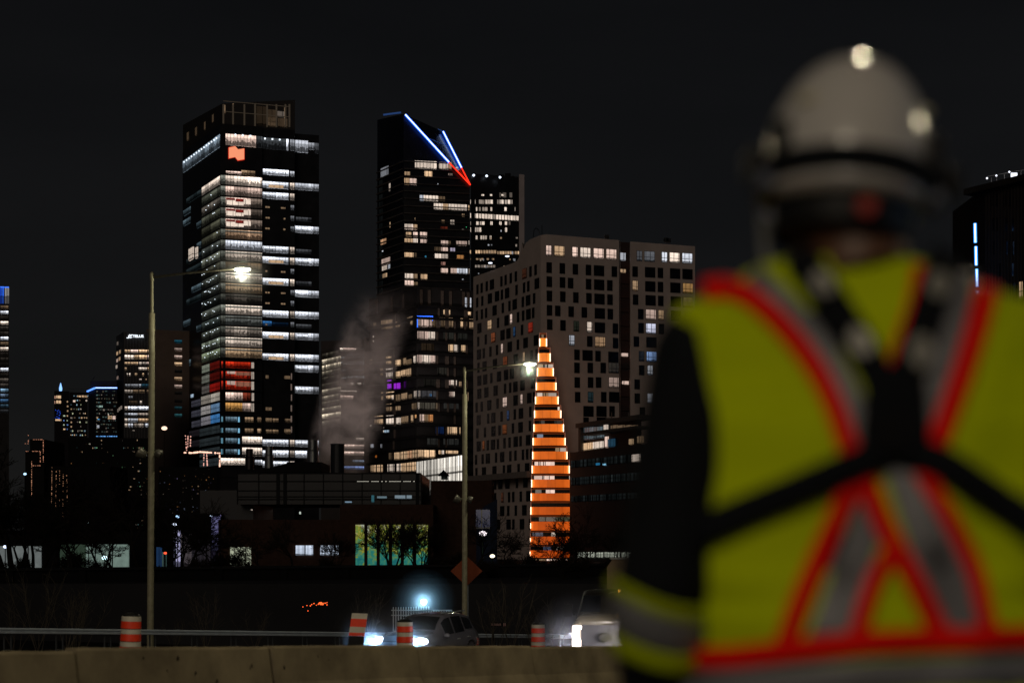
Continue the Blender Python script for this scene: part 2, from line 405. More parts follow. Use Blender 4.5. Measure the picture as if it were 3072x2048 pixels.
# k = -1 slot
seg(F1, 678, 724, PZ(521,681), PZ(513,681), T(PK,.7)); seg(F1, 724, 765, PZ(522,681), PZ(508,681), T(WARM,.22))
seg(F2, 789, 866, zk(-1,19), zk(-1,2)+0, T(CW,1.0)); seg(F2, 870, 883, zk(-1,19), zk(-1,4), T(CW,.4))
f1 = {0:(T(WW,1.2),1),1:(T(PK,.50),1),2:(T(PK,.42),3),3:(T(PK,.42),3),4:(T(PK,.42),3),5:(T((1,.62,.38),.5),2),6:(T(CW,.62),1),7:(T(WW,.62),2),8:(T(WARM,.07),1),9:(T(WW,.42),2),
      10:(T(WARM,.22),2),11:(T(WW,.05),2),12:(T(WW,.85),2),13:(T((.75,.8,.75),.13),2),14:(T(WW,.36),2),15:(T(WW,.62),2),16:(T(WARM,.50),2)}
for k in range(0, 17):
    t, mode = f1[k]; z1 = zk(k); z0 = zk(k)-3.95
    edge = T((.75,.78,.66), .10 + .5*t[1]*0.35)
    seg(F1, 662, 676, z0, z1, T(edge,.7))
    if mode == 1: seg(F1, 677, 786, z0, z1, t)
    elif mode == 2:
        seg(F1, 677, 752, z0, z1, t); seg(F1, 753, 786, z0, z1, T(t, .75)); seg(F1, 677, 786, z1-1.1, z1-0.3, T((.8,.78,.66), .3*t[1]+.03), off=0.2)
    else:      # the open stair hall: white landings and dark red soffits
        seg(F1, 677, 753, z0, z1, T(PK,.45)); seg(F1, 754, 786, z0, z1, T((.6,.45,.36),.16))
        seg(F1, 679, 706, z0+.5, z0+2.6, T(WW,.95), M_plain, off=0.2); seg(F1, 706, 731, z0+.6, z0+2.1, T(WW,.9), M_plain, off=0.2); seg(F1, 731, 752, z0+1.2, z0+3.4, T(WW,.85), M_plain, off=0.2)
        seg(F1, 678, 705, z0+2.8, z0+3.6, T((.4,.05,.04),.35), M_plain, off=0.24); seg(F1, 707, 731, z0+2.3, z0+3.5, T((.6,.04,.03),.35), M_plain, off=0.24)
f2 = {0:.9,1:.85,6:.75,7:.7,9:.85,12:.9,14:.8,16:.85,24:.95,25:.85,26:.8}
for k, s_ in f2.items():
    z1 = PZ(1317.5+32.25*(k-24), 687); z0 = z1-2.85
    seg(F2, 788, 865, z0, z1, T(CW,s_)); seg(F2, 870, 883, z0, z1, T(WW,.45))
    if k in (0,7,9,14,16): seg(F2, 806, 850, z0+.15, z0+1.5, T(WARM,.55), M_plain, off=0.2)
    seg(F2, 788, 863, z1-1.0, z1-.45, T(CW,1.5), M_plain, off=0.22)
seg(F2, 788, 815, zk(13)-3.4, zk(13)-1.4, T((.08,.35,.9),.22)); seg(F2, 816, 865, zk(13)-3.3, zk(13)-1.8, T((.05,.2,.5),.05))
for k in (2,3,4,8,10,11,13):
    for x in (796, 803, 843, 850): 
        if random.random() < .7: seg(F2, x, x+6, zk(k)-3.3, zk(k)-2.6, T(WARM,.25), M_plain)
    seg(F2, 872, 882, zk(k)-3.6, zk(k)-1.5, T(CW,.10))
for k, s_ in {0:.45,4:.8,7:.8,10:.8,12:.75,14:.6,16:.8,17:.75,19:.6,24:.85,25:.7}.items():
    z1 = PZ(1095.5+32.05*(k-17), 698); z0 = z1-3.0
    seg(FR, 886, 938, z0, z1, T(CW,s_)); seg(FR, 939, 956, z0, z1, T(CW,s_*.55))
    if k not in (0,12): seg(FR, 888, 925, z1-1.3, z1-.8, T(CW,1.4), M_plain, off=0.2)
for k in (3, 6, 9, 13): z1 = PZ(1095.5+32.05*(k-17), 698); seg(FR, 888, 935, z1-2.6, z1-.8, T(CW,.035))
# red, white and brown floors
for k, y0, y1 in ((17,1085,1104),(18,1114,1137),(19,1143,1170)):
    z1, z0 = PZ(y0, 682), PZ(y1, 682)
    seg(F1, 664, 669, z0, z1, T((.9,.05,.02),.25)); seg(F1, 677, 752, z0, z1, T((1.0,.05,.015),.42), M_office); seg(F1, 754, 762, z0, z1, T(WW,.38), M_plain)
    if k > 17:
        seg(F1, 681, 706, z0+2.2, z1, T(PK,.45), M_plain, off=0.2); seg(F1, 707, 752, z0+1.6, z1-.1, T((.9,.35,.22),.25), M_plain, off=0.18)
z1, z0 = PZ(1177,682), PZ(1204,682); seg(F1, 677, 728, z0, z1, T(PK,.6)); seg(F1, 729, 752, z0, z1, T((.7,.12,.06),.22)); seg(F1, 754, 762, z0, z1, T(WW,.4), M_plain)
z1, z0 = PZ(1208,682), PZ(1235,682); seg(F1, 677, 727, z0, z1, T((1,.5,.14),.36)); seg(F1, 728, 752, z0, z1, T(PK,.4)); seg(F1, 754, 762, z0, z1, T(WW,.35), M_plain)
for k, y0 in ((22,1250),(23,1284),(24,1314),(25,1347)):
    z1, z0 = PZ(y0,682), PZ(y0+18,682)
    seg(F1, 663, 669, z0, z1, T((.25,.6,.8),.35), M_plain); seg(F1, 677, 712, z0, z1, T((.35,.55,.7),.20)); seg(F1, 714, 719, z0, z1, T((.3,.7,1),.7), M_plain)
    if k < 24:
        seg(F1, 735, 760, z0+.3, z1, T(WARM,.22)); seg(F1, 772, 783, z0, z1, T(WARM,.2))
        for x in (798, 818, 855): seg(F2, x, x+17, z0+.8, z1-.2, T(WARM,.14)); 
    else:
        seg(F1, 727, 786, z0-.3, z1+.8, T(WW,.9 if k == 24 else .6))
seg(F1, 662, 735, PZ(1398,682), PZ(1374,682), T(WW,.75)); seg(F1, 765, 786, PZ(1392,682), PZ(1378,682), T(CW,.8))
for k in (18,19,20,21,22,23):
    for x in (797, 819, 853):
        if random.random() < .6: seg(F2, x, x+random.choice((9,18)), zk(k,22), zk(k,12), T(WARM,.13), M_plain)
    seg(F2, 872, 876, zk(k,24), zk(k,4), T(PK,.14), M_plain)
# left face: inner bay lit greenish, outer bay mostly dark, colours reflected from the red and blue hall
l2 = {0:(T(WW,.75),1),1:(T((.62,.66,.5),.17),1),2:(T((.7,.6,.5),.17),1),3:(T((.6,.62,.45),.14),1),4:(T((.6,.6,.4),.11),1),5:(T((.6,.6,.4),.12),1),6:(T((.5,.56,.5),.15),1),7:(T((.75,.8,.62),.32),1),8:(T((.5,.5,.36),.10),1),
      9:(T((.55,.6,.5),.14),1),10:(T((.45,.5,.45),.10),1),11:(T((.4,.45,.4),.08),1),12:(T((.55,.6,.5),.20),1),13:(T((.4,.5,.45),.10),1),14:(T((.5,.56,.45),.16),1),15:(T((.62,.72,.55),.34),1),16:(T((.66,.78,.5),.34),1)}
for k in range(17):
    t, _ = l2[k]; z1 = zk(k); z0 = z1-3.9; seg(FL, 606, 632, z0, z1, T(t,.45 if k else .8)); seg(FL, 633, 660, z0, z1, T(t,.62 if k else 1))
    if k in (1,2,3,5,9,13,16,12): 
        q = random.choice(((550,572),(575,604),(590,604))); seg(FL, q[0], q[1], z0+.8, z1-.4, T((.4,.6,.72), random.choice((.06,.10,.16))))
    elif k in (0, 6, 7, 10): seg(FL, 560, 604, z0+.8, z1-.5, T((.3,.45,.5),.03))
for k, a, b in ((17,T((.72,.8,.62),.30),T((.5,.03,.02),.22)),(18,T((.72,.75,.62),.26),T((.45,.03,.02),.16)),(19,T((.62,.55,.5),.16),T((.9,.03,.02),.30))):
    z1 = zk(k,4); z0 = z1-4.1; seg(FL, 606, 629, z0, z1, a, M_shop); seg(FL, 630, 660, z0, z1, b, M_shop)
for k, a, b in ((20,T((.9,.8,.68),.36),T((.95,.85,.72),.5)),(21,T((.85,.8,.78),.40),T((.30,.55,.9),.5)),(22,T((.75,.72,.8),.34),T((.10,.38,.9),.55))):
    z1 = zk(k,2); z0 = z1-4.3; seg(FL, 604, 632, z0, z1, a, M_shop); seg(FL, 633, 660, z0, z1, b, M_shop)
    seg(FL, 575, 603, z0+.5, z1-.8, T((.6,.6,.8),.09), M_shop)
for k in (23,24,25,26):
    z1 = zk(k,4); z0 = z1-4.0; seg(FL, 600, 660, z0, z1, T((.42,.55,.6),.06), M_shop); 
    if k < 25: seg(FL, 560, 600, z0+1, z1, T((.5,.4,.5),.03), M_shop)
W.px(FL, 550, 1184, 561, 1205, T(CW,.3), M_office); W.px(FL, 573, 1182, 581, 1192, T((.6,.8,1),.6), M_plain)
W.flush()
# mullions as real fins and floor slab edges
m = MB()
for f, xa, xb, dz in ((F1,662,787,0),(FL,604,660,0)):
    for k in range(0, 28):
        u0, u1 = f.hit(xa)[0], f.hit(xb)[0]; f.slab(m, u0, u1, zk(k)-4.62, zk(k)-4.0, 0, 0.5)
m.build('floor_slab', M_nb, nbc)
# emblem
m = MB(); pts = [(543,538),(605,525),(632,555),(692,547),(692,650),(630,660),(605,628),(543,640)]
pl = [F1.rect(520+x/3.267, 280+y/3.267, 520+x/3.267+.01, 280+y/3.267+.01) for x, y in pts]
def flat(mb, pl, o0, o1):
    n = len(pl); i = len(mb.v)
    mb.v += [tuple(F1.P(p[0], p[3], o1)) for p in pl] + [tuple(F1.P(p[0], p[3], o0)) for p in pl]
    mb.f.append(tuple(i+k for k in range(n)))
    for k in range(n): j = (k+1) % n; mb.f.append((i+k, i+n+k, i+n+j, i+j))
flat(m, pl, 0.1, 0.9)
sg = m.build('sign', glow('sign_orange', (1.0, 0.33, 0.17), 0.95), nbc); sg['label'] = 'glowing orange flag-shaped emblem'
cx = sum(p[0] for p in pl)/8; cz = sum(p[3] for p in pl)/8
m = MB(); flat(m, [(cx+(p[0]-cx)*1.07, 0, 0, cz+(p[3]-cz)*1.09) for p in pl], 0.05, 0.5)
m.build('sign_halo', glow('sign_red_rim', (1.0, 0.03, 0.01), 0.55), sg)
# ceiling spot lamps seen as points
m = MB()
for k in range(1, 17):
    for x in [608+i*6.4 for i in range(8)]:
        if random.random() < (.75 if k in (7,8,9,10,11,12,15,16) else .3): uu = FL.hit(x+random.uniform(-2,2))[0]; z = zk(k)-random.choice((.7,1.3,1.9)); FL.slab(m, uu-.13, uu+.13, z-.13, z+.13, .13, .4)
for x in (629+i*7.5 for i in range(-10, 4)): u, d = FL.hit(x); FL.slab(m, u-.25, u+.25, PZ(408,681)-.25, PZ(408,681)+.25, .1, .5)
for x in (706,728,751): u, d = F1.hit(x); F1.slab(m, u-.3, u+.3, zt_-.5, zt_+.1, .1, .5)
for x in (773,795,817,839,861): u, d = F2.hit(x); F2.slab(m, u-.3, u+.3, zt_-.8, zt_-.2, .1, .5)
m.build('ceiling_light', glow('ceiling_lamp', (.8,.9,1), 2.0), nbc)['kind'] = 'stuff'

# ================================================================== tower with the neon crown
vt = thing('office_tower', 'dark tall tower with blue and red neon lines folding down its slanted glass top', 'tower', (PX(1270,700), 700, -4.2))
VL = Fac(1132,712, 1211,690.5); VF = Fac(1211,690, 1409,696)
m = MB(); m.prism([VL.A, VF.A, VF.B, bk(VF.B,26), bk(VL.A,26)], -4.2, PZ(560, 690)); m.build('wall', M_nb, vt)
m = MB()   # folded crown: tall on the left, falling to the right
zc = PZ(486,690)+.003
tl = Vector((VL.A.x, VL.A.y, PZ(360,712))); tc_ = Vector((VF.A.x, VF.A.y, PZ(342,690))); apex = Vector((VF.B.x, VF.B.y, PZ(552,696)))
b2 = P3(1329.6,395.7,712); b1 = Vector(bk(VL.A,26)+(PZ(366,738),))
br = Vector((VF.B.x, 722, PZ(556,722)))
base = [Vector((p.x, p.y, zc)) for p in (VL.A, VF.A)]
m.quad(base[0], base[1], tc_, tl)
m.v += [tuple(q) for q in (base[1], Vector((VF.B.x, VF.B.y, zc)), apex)]
m = MB(); zc = PZ(560,690)+.003; V = [tuple(VL.A)+(zc,), tuple(VF.A)+(zc,), tuple(VF.B)+(zc,), bk(VF.B,26)+(zc,), bk(VL.A,26)+(zc,), tuple(tl), tuple(tc_), tuple(apex), tuple(b2), tuple(b1)]
V = [tuple(float(q) for q in p) for p in V]; m.v = V
m.f = [(0,1,6,5),(1,2,7,6),(6,7,8),(5,6,8,9),(7,2,3),(7,3,8),(3,4,9,8),(4,0,5,9)]
m.build('crown', surf('blue_dark_glass', (0.008,0.010,0.018), 0.25, var=0.3, scale=0.2), vt)
nb = glow('neon_blue', (0.02, 0.13, 1.0), 1.5, True); nbw = glow('neon_blue_core', (0.62, 0.80, 1.0), 2.6); nr = glow('neon_red', (1.0, 0.03, 0.012), 1.6, True)
a_ = P3(1216,344.6,688); k_ = P3(1347,487.5,691.5); e_ = P3(1411,555,694.5)
c_ = P3(1329.6,395.7,709); l_ = P3(1384,502.8,699)
for p, q, mt, mc in ((a_,k_,nb,nbw),(c_,l_,nb,nbw)):
    m = MB(); m.tube(p, q, 0.58, n=8); x = m.build('neon_line', mt, vt)
    m = MB(); m.tube(p+Vector((0,-.45,0)), q+Vector((0,-.45,0)), 0.26, n=6); m.build('neon_core', mc, x)
for p, q in ((k_,e_),(l_,e_)): m = MB(); m.tube(p, q, 0.30, n=8); m.build('neon_line', nr, vt)
m = MB(); m.tube(P3(1314,388,711), P3(1326,393,710), 0.2, n=6); m.tube(P3(1288,416,690), P3(1350,441,700), 0.12, n=6); m.tube(P3(1150,345,725), P3(1203,338,725), .4, n=6)
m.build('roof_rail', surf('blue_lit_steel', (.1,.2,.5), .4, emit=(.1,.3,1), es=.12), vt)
m = MB()
for j in range(-1, 18):
    z = PZ(509+22.2*j-4, 690)
    for f in (VL, VF): f.slab(m, 0.05 if f is VF else 0, f.L if j > 2 or f is VL else f.L*(.66,.74,.85,.95)[j+1], z-.45, z, 0, 0.7)
m.build('floor_slab', surf('balcony_edge', (0.10,0.09,0.085), 0.8, var=.5, scale=.3), vt)
W = Wins(vt)
def Z4(f, l, dx=1100, dy=300, s=3.9208, W_=None, mat=M_home):
    for r in l:
        x0,y0,x1,y1,c,k = r[:6]; (W_ or W).px(f, dx+x0/s, dy+y0/s, dx+x1/s, dy+y1/s, T(c,k), r[6] if len(r) > 6 else mat)
Z4(VF, [(568,720,822,810,WW,.95),(850,735,960,815,WW,.85),(960,735,1000,815,WARM,.35),(445,845,510,890,WARM,.4),(680,840,772,908,WARM,.8),(960,865,1010,890,PK,.2),(443,920,505,1000,WARM,.45),(505,925,588,1000,PK,.9),
 (625,1120,670,1188,CW,.6),(672,1125,840,1190,WW,.9),(840,1135,920,1190,WARM,.16),(790,1218,895,1290,WW,.85),(895,1222,965,1290,WARM,.5),(966,1228,1178,1298,WW,.85),(1195,1240,1208,1298,WARM,.7),(1120,1340,1150,1375,WARM,.3),
 (985,1410,1030,1465,WW,.6),(880,1410,920,1450,WARM,.12),(445,1460,545,1528,WW,.85),(546,1465,597,1528,WARM,.6),(870,1490,950,1520,(.6,.1,.05),.15),(566,1385,574,1410,WARM,.6),(1170,1490,1178,1500,(.1,1,.4),.8),(1120,1520,1145,1535,WW,.2),(835,985,842,995,CW,.8),(1055,790,1075,805,CW,.6),(1050,795,1075,802,CW,.9)])
Z4(VF, [(603,0,750,38,PK,.9),(620,65,685,120,WARM,.8),(705,65,755,120,PK,.95),(785,65,865,125,PK,.8),(603,140,700,195,WARM,.5),(700,140,757,200,WW,.9),(790,150,865,205,PK,.75),(1032,165,1115,218,PK,.8),(1116,170,1145,218,WARM,.12),(1212,170,1335,225,PK,.7),(1355,165,1366,220,WW,.6),
 (955,240,1030,290,WARM,.07),(1032,245,1112,298,PK,.8),(1140,250,1195,298,(.8,.7,.9),.5),(603,305,705,362,WARM,.8),(706,308,745,362,WARM,.10),(955,320,1112,380,WW,.8),(1217,335,1300,382,(1,.45,.15),.55),(842,342,858,362,(.1,.6,1),.5),(1032,415,1082,455,(1,.5,.4),.3),(1032,490,1112,545,PK,.75),(1145,490,1218,550,PK,.65),(1219,492,1340,552,CW,.95),(1358,495,1366,555,WW,.6),
 (607,552,705,610,WW,.85),(706,556,757,612,WARM,.3),(790,560,872,620,WARM,.75),(607,633,707,692,PK,.85),(707,650,757,690,WARM,.18),(1280,612,1296,628,CW,.5),(1260,740,1280,748,WW,.2)], 1060, 680, 3.921)
Z4(VL, [(168,790,260,910,CW,.25),(345,735,382,828,WW,.6),(350,938,400,1025,WARM,.6),(262,975,318,1070,WW,.4),(272,1425,342,1495,WARM,.5),(380,1465,430,1540,WARM,.55)])
Z4(VL, [(535,0,585,50,PK,.7),(325,145,390,210,(1,.55,.3),.6),(465,100,498,160,WARM,.3),(540,145,588,205,PK,.6),(470,270,500,320,WARM,.25),(335,370,435,450,PK,.5),(340,460,398,520,WW,.6),(410,445,435,500,CW,.5),(455,505,510,580,(.05,.28,1.0),.9),(345,550,400,605,WARM,.5),(470,340,515,400,WARM,.2),(540,305,592,368,WARM,.18),(540,560,592,625,WARM,.45),(540,640,592,705,WARM,.5),(505,165,525,215,WARM,.3),(340,280,355,295,CW,.8)], 1060, 680, 3.921)
for j in range(16):
    for i in range(4): 
        x = 1136+i*17; dd = VL.hit(x)[1]; z = PZ(509+22.2*j, 690); W.add(VL, (VL.hit(x)[0]+.3, VL.hit(x+14)[0]-.3, z-2.6, z-.3), T((.5,.6,.6),.008), M_home, off=.05)
W.flush()

# ---- black tower with the concrete fin just behind it
bt = thing('office_tower', 'flat topped black tower with three roof lamps beside a grey concrete fin', 'tower', (PX(1480,712), 712, -4.2))
BF = Fac(1409.5,700, 1557,706)
m = MB(); m.prism([BF.A+Vector((.5,0)), BF.B, bk(BF.B,34), (BF.A.x+.5, 740)], -4.2, [PZ(521,700), PZ(531,706), PZ(531,706), PZ(521,700)]); m.build('wall', M_nb, bt)
m = MB(); FN = Fac(1557,705.4, 1573,706.5); m.prism([FN.A+Vector((.02,0)), FN.B, bk(FN.B,34), (FN.A.x+.02, 740)], -4.2, PZ(522,705)); m.build('fin_wall', surf('fin_concrete', (.62,.55,.54), .9, var=.15, scale=.15, emit=(.9,.8,.78), es=0.0), bt)
m = MB()
for x0, x1, y0 in ((1500,1512,524),(1515,1532,520),(1535,1542,528)): m.prism([(PX(x0,715),715),(PX(x1,715),715),(PX(x1,722),722),(PX(x0,722),722)], PZ(534,715), PZ(y0,715))
m.build('rooftop_unit', M_dbrick, bt)
for x, y in ((1421,526),(1460,528),(1500,532)):
    m = MB(); m.lathe(P3(x,y,699), [(.05,-.6),(.5,-.3),(.6,0),(.3,.45),(.05,.5)], 10); m.build('roof_lamp', glow('roof_lamp_white', (.75,.85,1), 2.0), bt)
W = Wins(bt)
rows = [(1110,1130,[(1350,1380,1),(1450,1475,1),(1585,1615,1)]),(1090,1150,[(1560,1580,.06),(1600,1640,.1),(1680,1710,.1)]),(1175,1225,[(1220,1245,.7),(1252,1278,.9),(1320,1380,.3),(1390,1420,.5),(1425,1450,.5),(1455,1482,.9),(1535,1550,.2),(1560,1580,.5),(1585,1610,.95),(1625,1648,.5),(1655,1685,.9),(1690,1715,.3)]),
 (1262,1308,[(1285,1300,.8),(1320,1345,.2),(1360,1385,.3),(1390,1420,.4),(1455,1475,.6),(1620,1645,.9),(1740,1750,.2)]),(1430,1472,[(1220,1235,.2),(1288,1315,.8),(1330,1350,.5),(1355,1385,.8),(1455,1480,.9),(1560,1585,1),(1625,1650,.8),(1670,1690,.1)]),(1500,1555,[(1222,1250,.9),(1260,1285,.6),(1290,1320,.4),(1325,1345,.8),(1625,1650,.8)])]
for y0, y1, l in rows:
    for x0, x1, k in l: W.px(BF, 1100+x0/3.92, 300+y0/3.92, 1100+x1/3.92, 300+y1/3.92, T(WW,k), M_plain)
for i in range(17): W.px(BF, 1411+i*8.6, 640+.55*i*.9, 1417.6+i*8.6, 654.5+.55*i*.9, T(WW, .95 if i not in (8,) else .3), M_plain)
for y0, y1, x0, x1, c, k, p in ((707,719,1420,1471,WW,.5,7),(751,761,1410,1484,WARM,.55,8),(754,763,1492,1554,WARM,.6,7.5),(775,780,1412,1480,WARM,.25,8),(795,803,1415,1480,WW,.25,9),(1e3,1,1,1,WW,1,1)):
    x = x0
    while x < x1 and y0 < 999:
        if random.random() < .85: W.px(BF, x, y0, x+p-1.8, y1, T(c, k*random.uniform(.5,1.5)), M_plain)
        x += p
for _ in range(40):
    x = random.uniform(1412, 1550); j = random.randint(0, 12); y = 690+j*21.5; W.px(BF, x, y, x+random.uniform(3,6), y+random.uniform(3,9), T(random.choice((WW,WARM,CW)), random.uniform(.1,.5)), M_plain)
W.flush()

# ================================================================== dark residential block in front (lower, wider)
rb = thing('apartment_block', 'dark block with purple lit windows in front of the neon topped tower', 'building', (PX(1260,410), 410, -4.2))
RA = Fac(1107,418, 1203,409); RB = Fac(1203,408, 1250,399); RC = Fac(1250,398.5, 1421,404)
m = MB()
m.prism([RA.A, RA.B, RB.A, RB.B, RC.A, RC.B, bk(RC.B,34), bk(RA.A,30)], -4.2, [PZ(872,404)]*8); m.build('wall', surf('charcoal_cladding', (.016,.014,.014), .5, var=.3, scale=.3), rb)
m = MB(); m.prism([(PX(1092,421),421),(PX(1109,419),419),(PX(1109,440),440),(PX(1092,440),440)], -4.2, PZ(1012,420)); m.build('stair_tower', surf('stair_concrete', (.14,.115,.105), .9), rb)
m = MB(); yk = [925+i*35.1 for i in range(0, 15)]
for y in yk:
    z = PZ(y, 404)
    for f in (RA, RB, RC): f.slab(m, -.1, f.L+.1, z-.55, z+.02, 0, 1.1)
m.build('floor_slab', surf('charcoal_slab', (.012,.011,.011), .7), rb)
M_pil = surf('grey_brown_panel', (.11,.085,.07), .85)
for x in (1131,1176,1211,1263,1287,1326,1351,1390,1404):
    f = RB if 1203 < x < 1250 else (RA if x < 1203 else RC); uu, d = f.hit(x); m = MB(); f.slab(m, uu-.35, uu+.35, PZ(924,404), PZ(878,404), 0, .35); m.build('pilaster', M_pil, rb)
for y in yk[1:13]:
    for x in (1181, 1184, 1308, 1313, 1335, 1340, 1361, 1392, 1397):
        f = RA if x < 1203 else RC
        if random.random() < .6: uu, d = f.hit(x); m = MB(); f.slab(m, uu, uu+.5, PZ(y-2,404), PZ(y-30,404), 0, .35); m.build('panel', M_pil, rb)
W = Wins(rb); s5 = 3.921
Z4(RC, [(1310,835,1385,965,CW,.6,M_cross),(1060,980,1137,1035,WARM,.8),(1315,1000,1380,1040,WARM,.8),(755,1062,800,1180,PK,.45),(800,1062,875,1180,PK,1.0),(877,1062,925,1180,PK,.35),(930,1068,980,1180,WARM,.14),(1005,1068,1018,1180,WW,.8),(1030,1068,1080,1180,WARM,.14),(1110,1070,1168,1180,WARM,.3),(1160,1100,1170,1180,WARM,.7),(1262,1080,1285,1185,WARM,.8),(1290,1085,1340,1185,WARM,.08),(1365,1085,1410,1200,WARM,.3),
 (755,1212,880,1325,PK,.6),(880,1212,958,1325,WW,.95),(1120,1360,1172,1470,WARM,.8),(1185,1365,1230,1470,WW,.85),(1270,1365,1335,1470,WARM,.75),(800,1350,950,1470,WARM,.02),(1060,1230,1200,1330,(.6,.6,.5),.03),(1235,1230,1340,1330,(.6,.6,.5),.03)], 1060, 680, s5)
Z4(RA, [(385,1095,470,1205,WARM,.6),(500,1115,550,1180,WARM,.4),(330,1100,380,1205,WARM,.2),(240,1130,270,1200,WARM,.15),(232,1285,244,1360,WW,.7),(272,1290,284,1340,WARM,.3),(440,1255,450,1320,WARM,.3)], 1060, 680, s5)
Z4(RB, [(675,1070,697,1150,WARM,.5),(640,1060,700,1072,WARM,.25)], 1060, 680, s5)
Z4(RC, [(752,0,810,115,PK,.7),(810,0,905,115,WW,1.1),(905,0,962,115,PK,.5),(755,420,985,520,(.6,.58,.62),.07),(765,425,785,520,WW,.5),(898,475,918,505,(.1,.45,1),.8),(1130,425,1243,440,WARM,.8),(1130,440,1168,510,PK,.5),(1168,440,1190,510,WW,1),(1120,315,1150,375,PK,.3),(1150,315,1215,375,WW,.9),(1245,330,1270,390,WARM,.4),(1300,320,1316,390,CW,.3),(1340,430,1350,570,WARM,.5),
 (760,560,775,655,WW,.9),(785,560,985,660,(.62,.55,.42),.10),(960,562,988,665,WARM,.2),(782,700,830,805,PK,.6),(832,700,880,805,WARM,.22),(880,700,935,805,(1,.42,.15),.45),(970,842,1062,860,(.05,.4,.9),.45),(970,862,1062,950,(.03,.1,.4),.12),(1097,842,1150,950,WARM,.7),(1150,842,1222,950,WARM,.85),(1248,842,1260,950,WARM,.7),(1195,985,1212,1010,WARM,.3),(870,985,1000,1085,(.6,.6,.55),.035),(1060,980,1240,1085,(.6,.6,.55),.03),(1060,565,1240,660,(.6,.6,.55),.04),(990,150,1100,255,(.6,.55,.45),.03),(830,285,990,390,(.6,.55,.45),.02),
 (765,1120,965,1225,WARM,.85),(1003,1130,1035,1185,WARM,.95),(1040,1130,1065,1185,WW,.9),(1090,1122,1235,1180,WARM,.8)], 1060, 1060, s5)
Z4(RA, [(388,35,450,125,WARM,.8),(478,50,563,145,WARM,.85),(388,175,478,285,WW,.75),(505,178,555,285,WARM,.9),(403,312,450,418,(.42,.04,.85),.62,M_plain),(480,325,555,420,(.42,.03,.80),.75,M_plain),(390,450,480,530,WARM,.8),(455,455,480,540,WW,1.1),(505,460,555,560,WARM,.22),(385,590,455,680,WARM,.25),(485,600,555,670,WARM,.45),(250,735,300,830,WARM,.35),(305,730,350,830,WARM,.5),(390,728,480,830,WW,.95),(508,730,558,830,WW,1.0),(360,890,420,930,(.6,.8,1),.5),(200,70,228,130,WARM,.3),(330,455,350,550,WARM,.3),(320,175,350,265,WARM,.2),
 (345,1010,355,1035,WW,.9),(205,1065,240,1110,CW,.3),(325,1065,340,1110,CW,.2),(485,1150,560,1250,WARM,.45),(420,1160,455,1250,WARM,.12),(205,1300,245,1395,WARM,.3),(250,1290,350,1395,WARM,.6,M_shop),(405,1280,485,1390,WW,.65,M_shop),(512,1280,563,1390,WW,.75,M_shop),(262,1195,275,1225,(1,.3,.05),.6),(195,840,215,860,WW,.4),(355,870,362,930,WW,.7)], 1060, 1060, s5)
Z4(RB, [(590,45,620,130,WARM,.35),(625,70,685,130,WARM,.18),(712,30,738,110,WW,.8),(565,160,620,265,WARM,.65),(625,155,680,265,WARM,.45),(570,455,635,540,WARM,.3),(718,420,750,520,WW,.4),(570,730,645,815,WARM,.35),(680,700,705,805,WARM,.5),(730,720,745,760,(1,.5,.2),.6),(565,1135,640,1245,WARM,.6,M_shop),(642,1130,700,1235,(1,.55,.3),.7,M_shop),(702,1125,755,1230,WARM,.5,M_shop),(600,318,620,410,(.42,.04,.85),.08),(600,1268,745,1390,WARM,.75,M_shop),(565,1275,600,1390,WARM,.7,M_shop),(655,480,690,530,WARM,.15),(690,585,745,660,WARM,.12)], 1060, 1060, s5)
# blue light string round one bay
m = MB(); pts = [(738,1180),(742,1055),(925,1055),(925,1110)]
for (xa,ya),(xb,yb) in zip(pts, pts[1:]):
    k = max(4, int(math.hypot(xb-xa, yb-ya)/7))
    for i in range(k): 
        x = 1060+(xa+(xb-xa)*i/k)/s5; y = 680+(ya+(yb-ya)*i/k)/s5; x = max(x, 1250.5); uu, d = RC.hit(x); RC.slab(m, uu, uu+.14, PZ(y,d)-.09, PZ(y,d)+.09, .2, .4)
m.build('light_string', glow('blue_beads', (.03,.15,1.0), 2.0), rb)
W.flush()
# glazed podium turning toward the camera
RD = Fac(1248,396, 1392,372)
m = MB(); m.prism([RD.A, RD.B, (RD.B.x-1, 398), (RD.A.x, 398)], -4.2, [PZ(1381,396)]*1+[PZ(1358,372)]+[PZ(1358,372)]+[PZ(1381,396)]); m.build('podium', surf('charcoal_cladding', (.016,)*3), rb)
W = Wins(rb)
for i in range(9):
    xa = 1250+i*15.6; xb = xa+14.9; f0 = i/9; z1 = (PZ(1385,396)*(1-f0)+PZ(1364,372)*f0); 
    W.add(RD, (RD.hit(xa)[0], RD.hit(xb)[0], z1-8.6, z1), T((1.0,.93,.82), (.75+.6*f0)*random.uniform(.6,1.25)), M_shop, off=.15)
W.flush('podium_window')
# ================================================================== pale residential building
pb = thing('apartment_building', 'pale concrete mid-rise with rows of small windows, curved roof step and dark red recess', 'building', (PX(1700,345), 345, -4.2))
M_pale = surf('pale_render', (.58,.49,.44), .9, var=.14, scale=.35, bump=.05)
PL = Fac(1420,361, 1622,331); PC = Fac(1622,330.6, 1638,330); PF = Fac(1638,330, 1857,336.5); PRc = Fac(1857,338.5, 1891,339.5); PR = Fac(1891,337.5, 2085,343)
zlow = PZ(831,361); zhi = PZ(707,331.5)
prof = [(1420,zlow),(1540,zlow),(1551,zlow+.15),(1558,zlow+.9),(1563,zlow+2.2),(1566,zlow+3.8),(1570,zhi-1.6),(1577,zhi-.5),(1588,zhi-.1),(1600,zhi)]
m = MB(); pts = []; zz = []
for x, z in prof: uu, d = PL.hit(x); q = PL.P(uu, 0); pts.append((q.x, q.y)); zz.append(z)
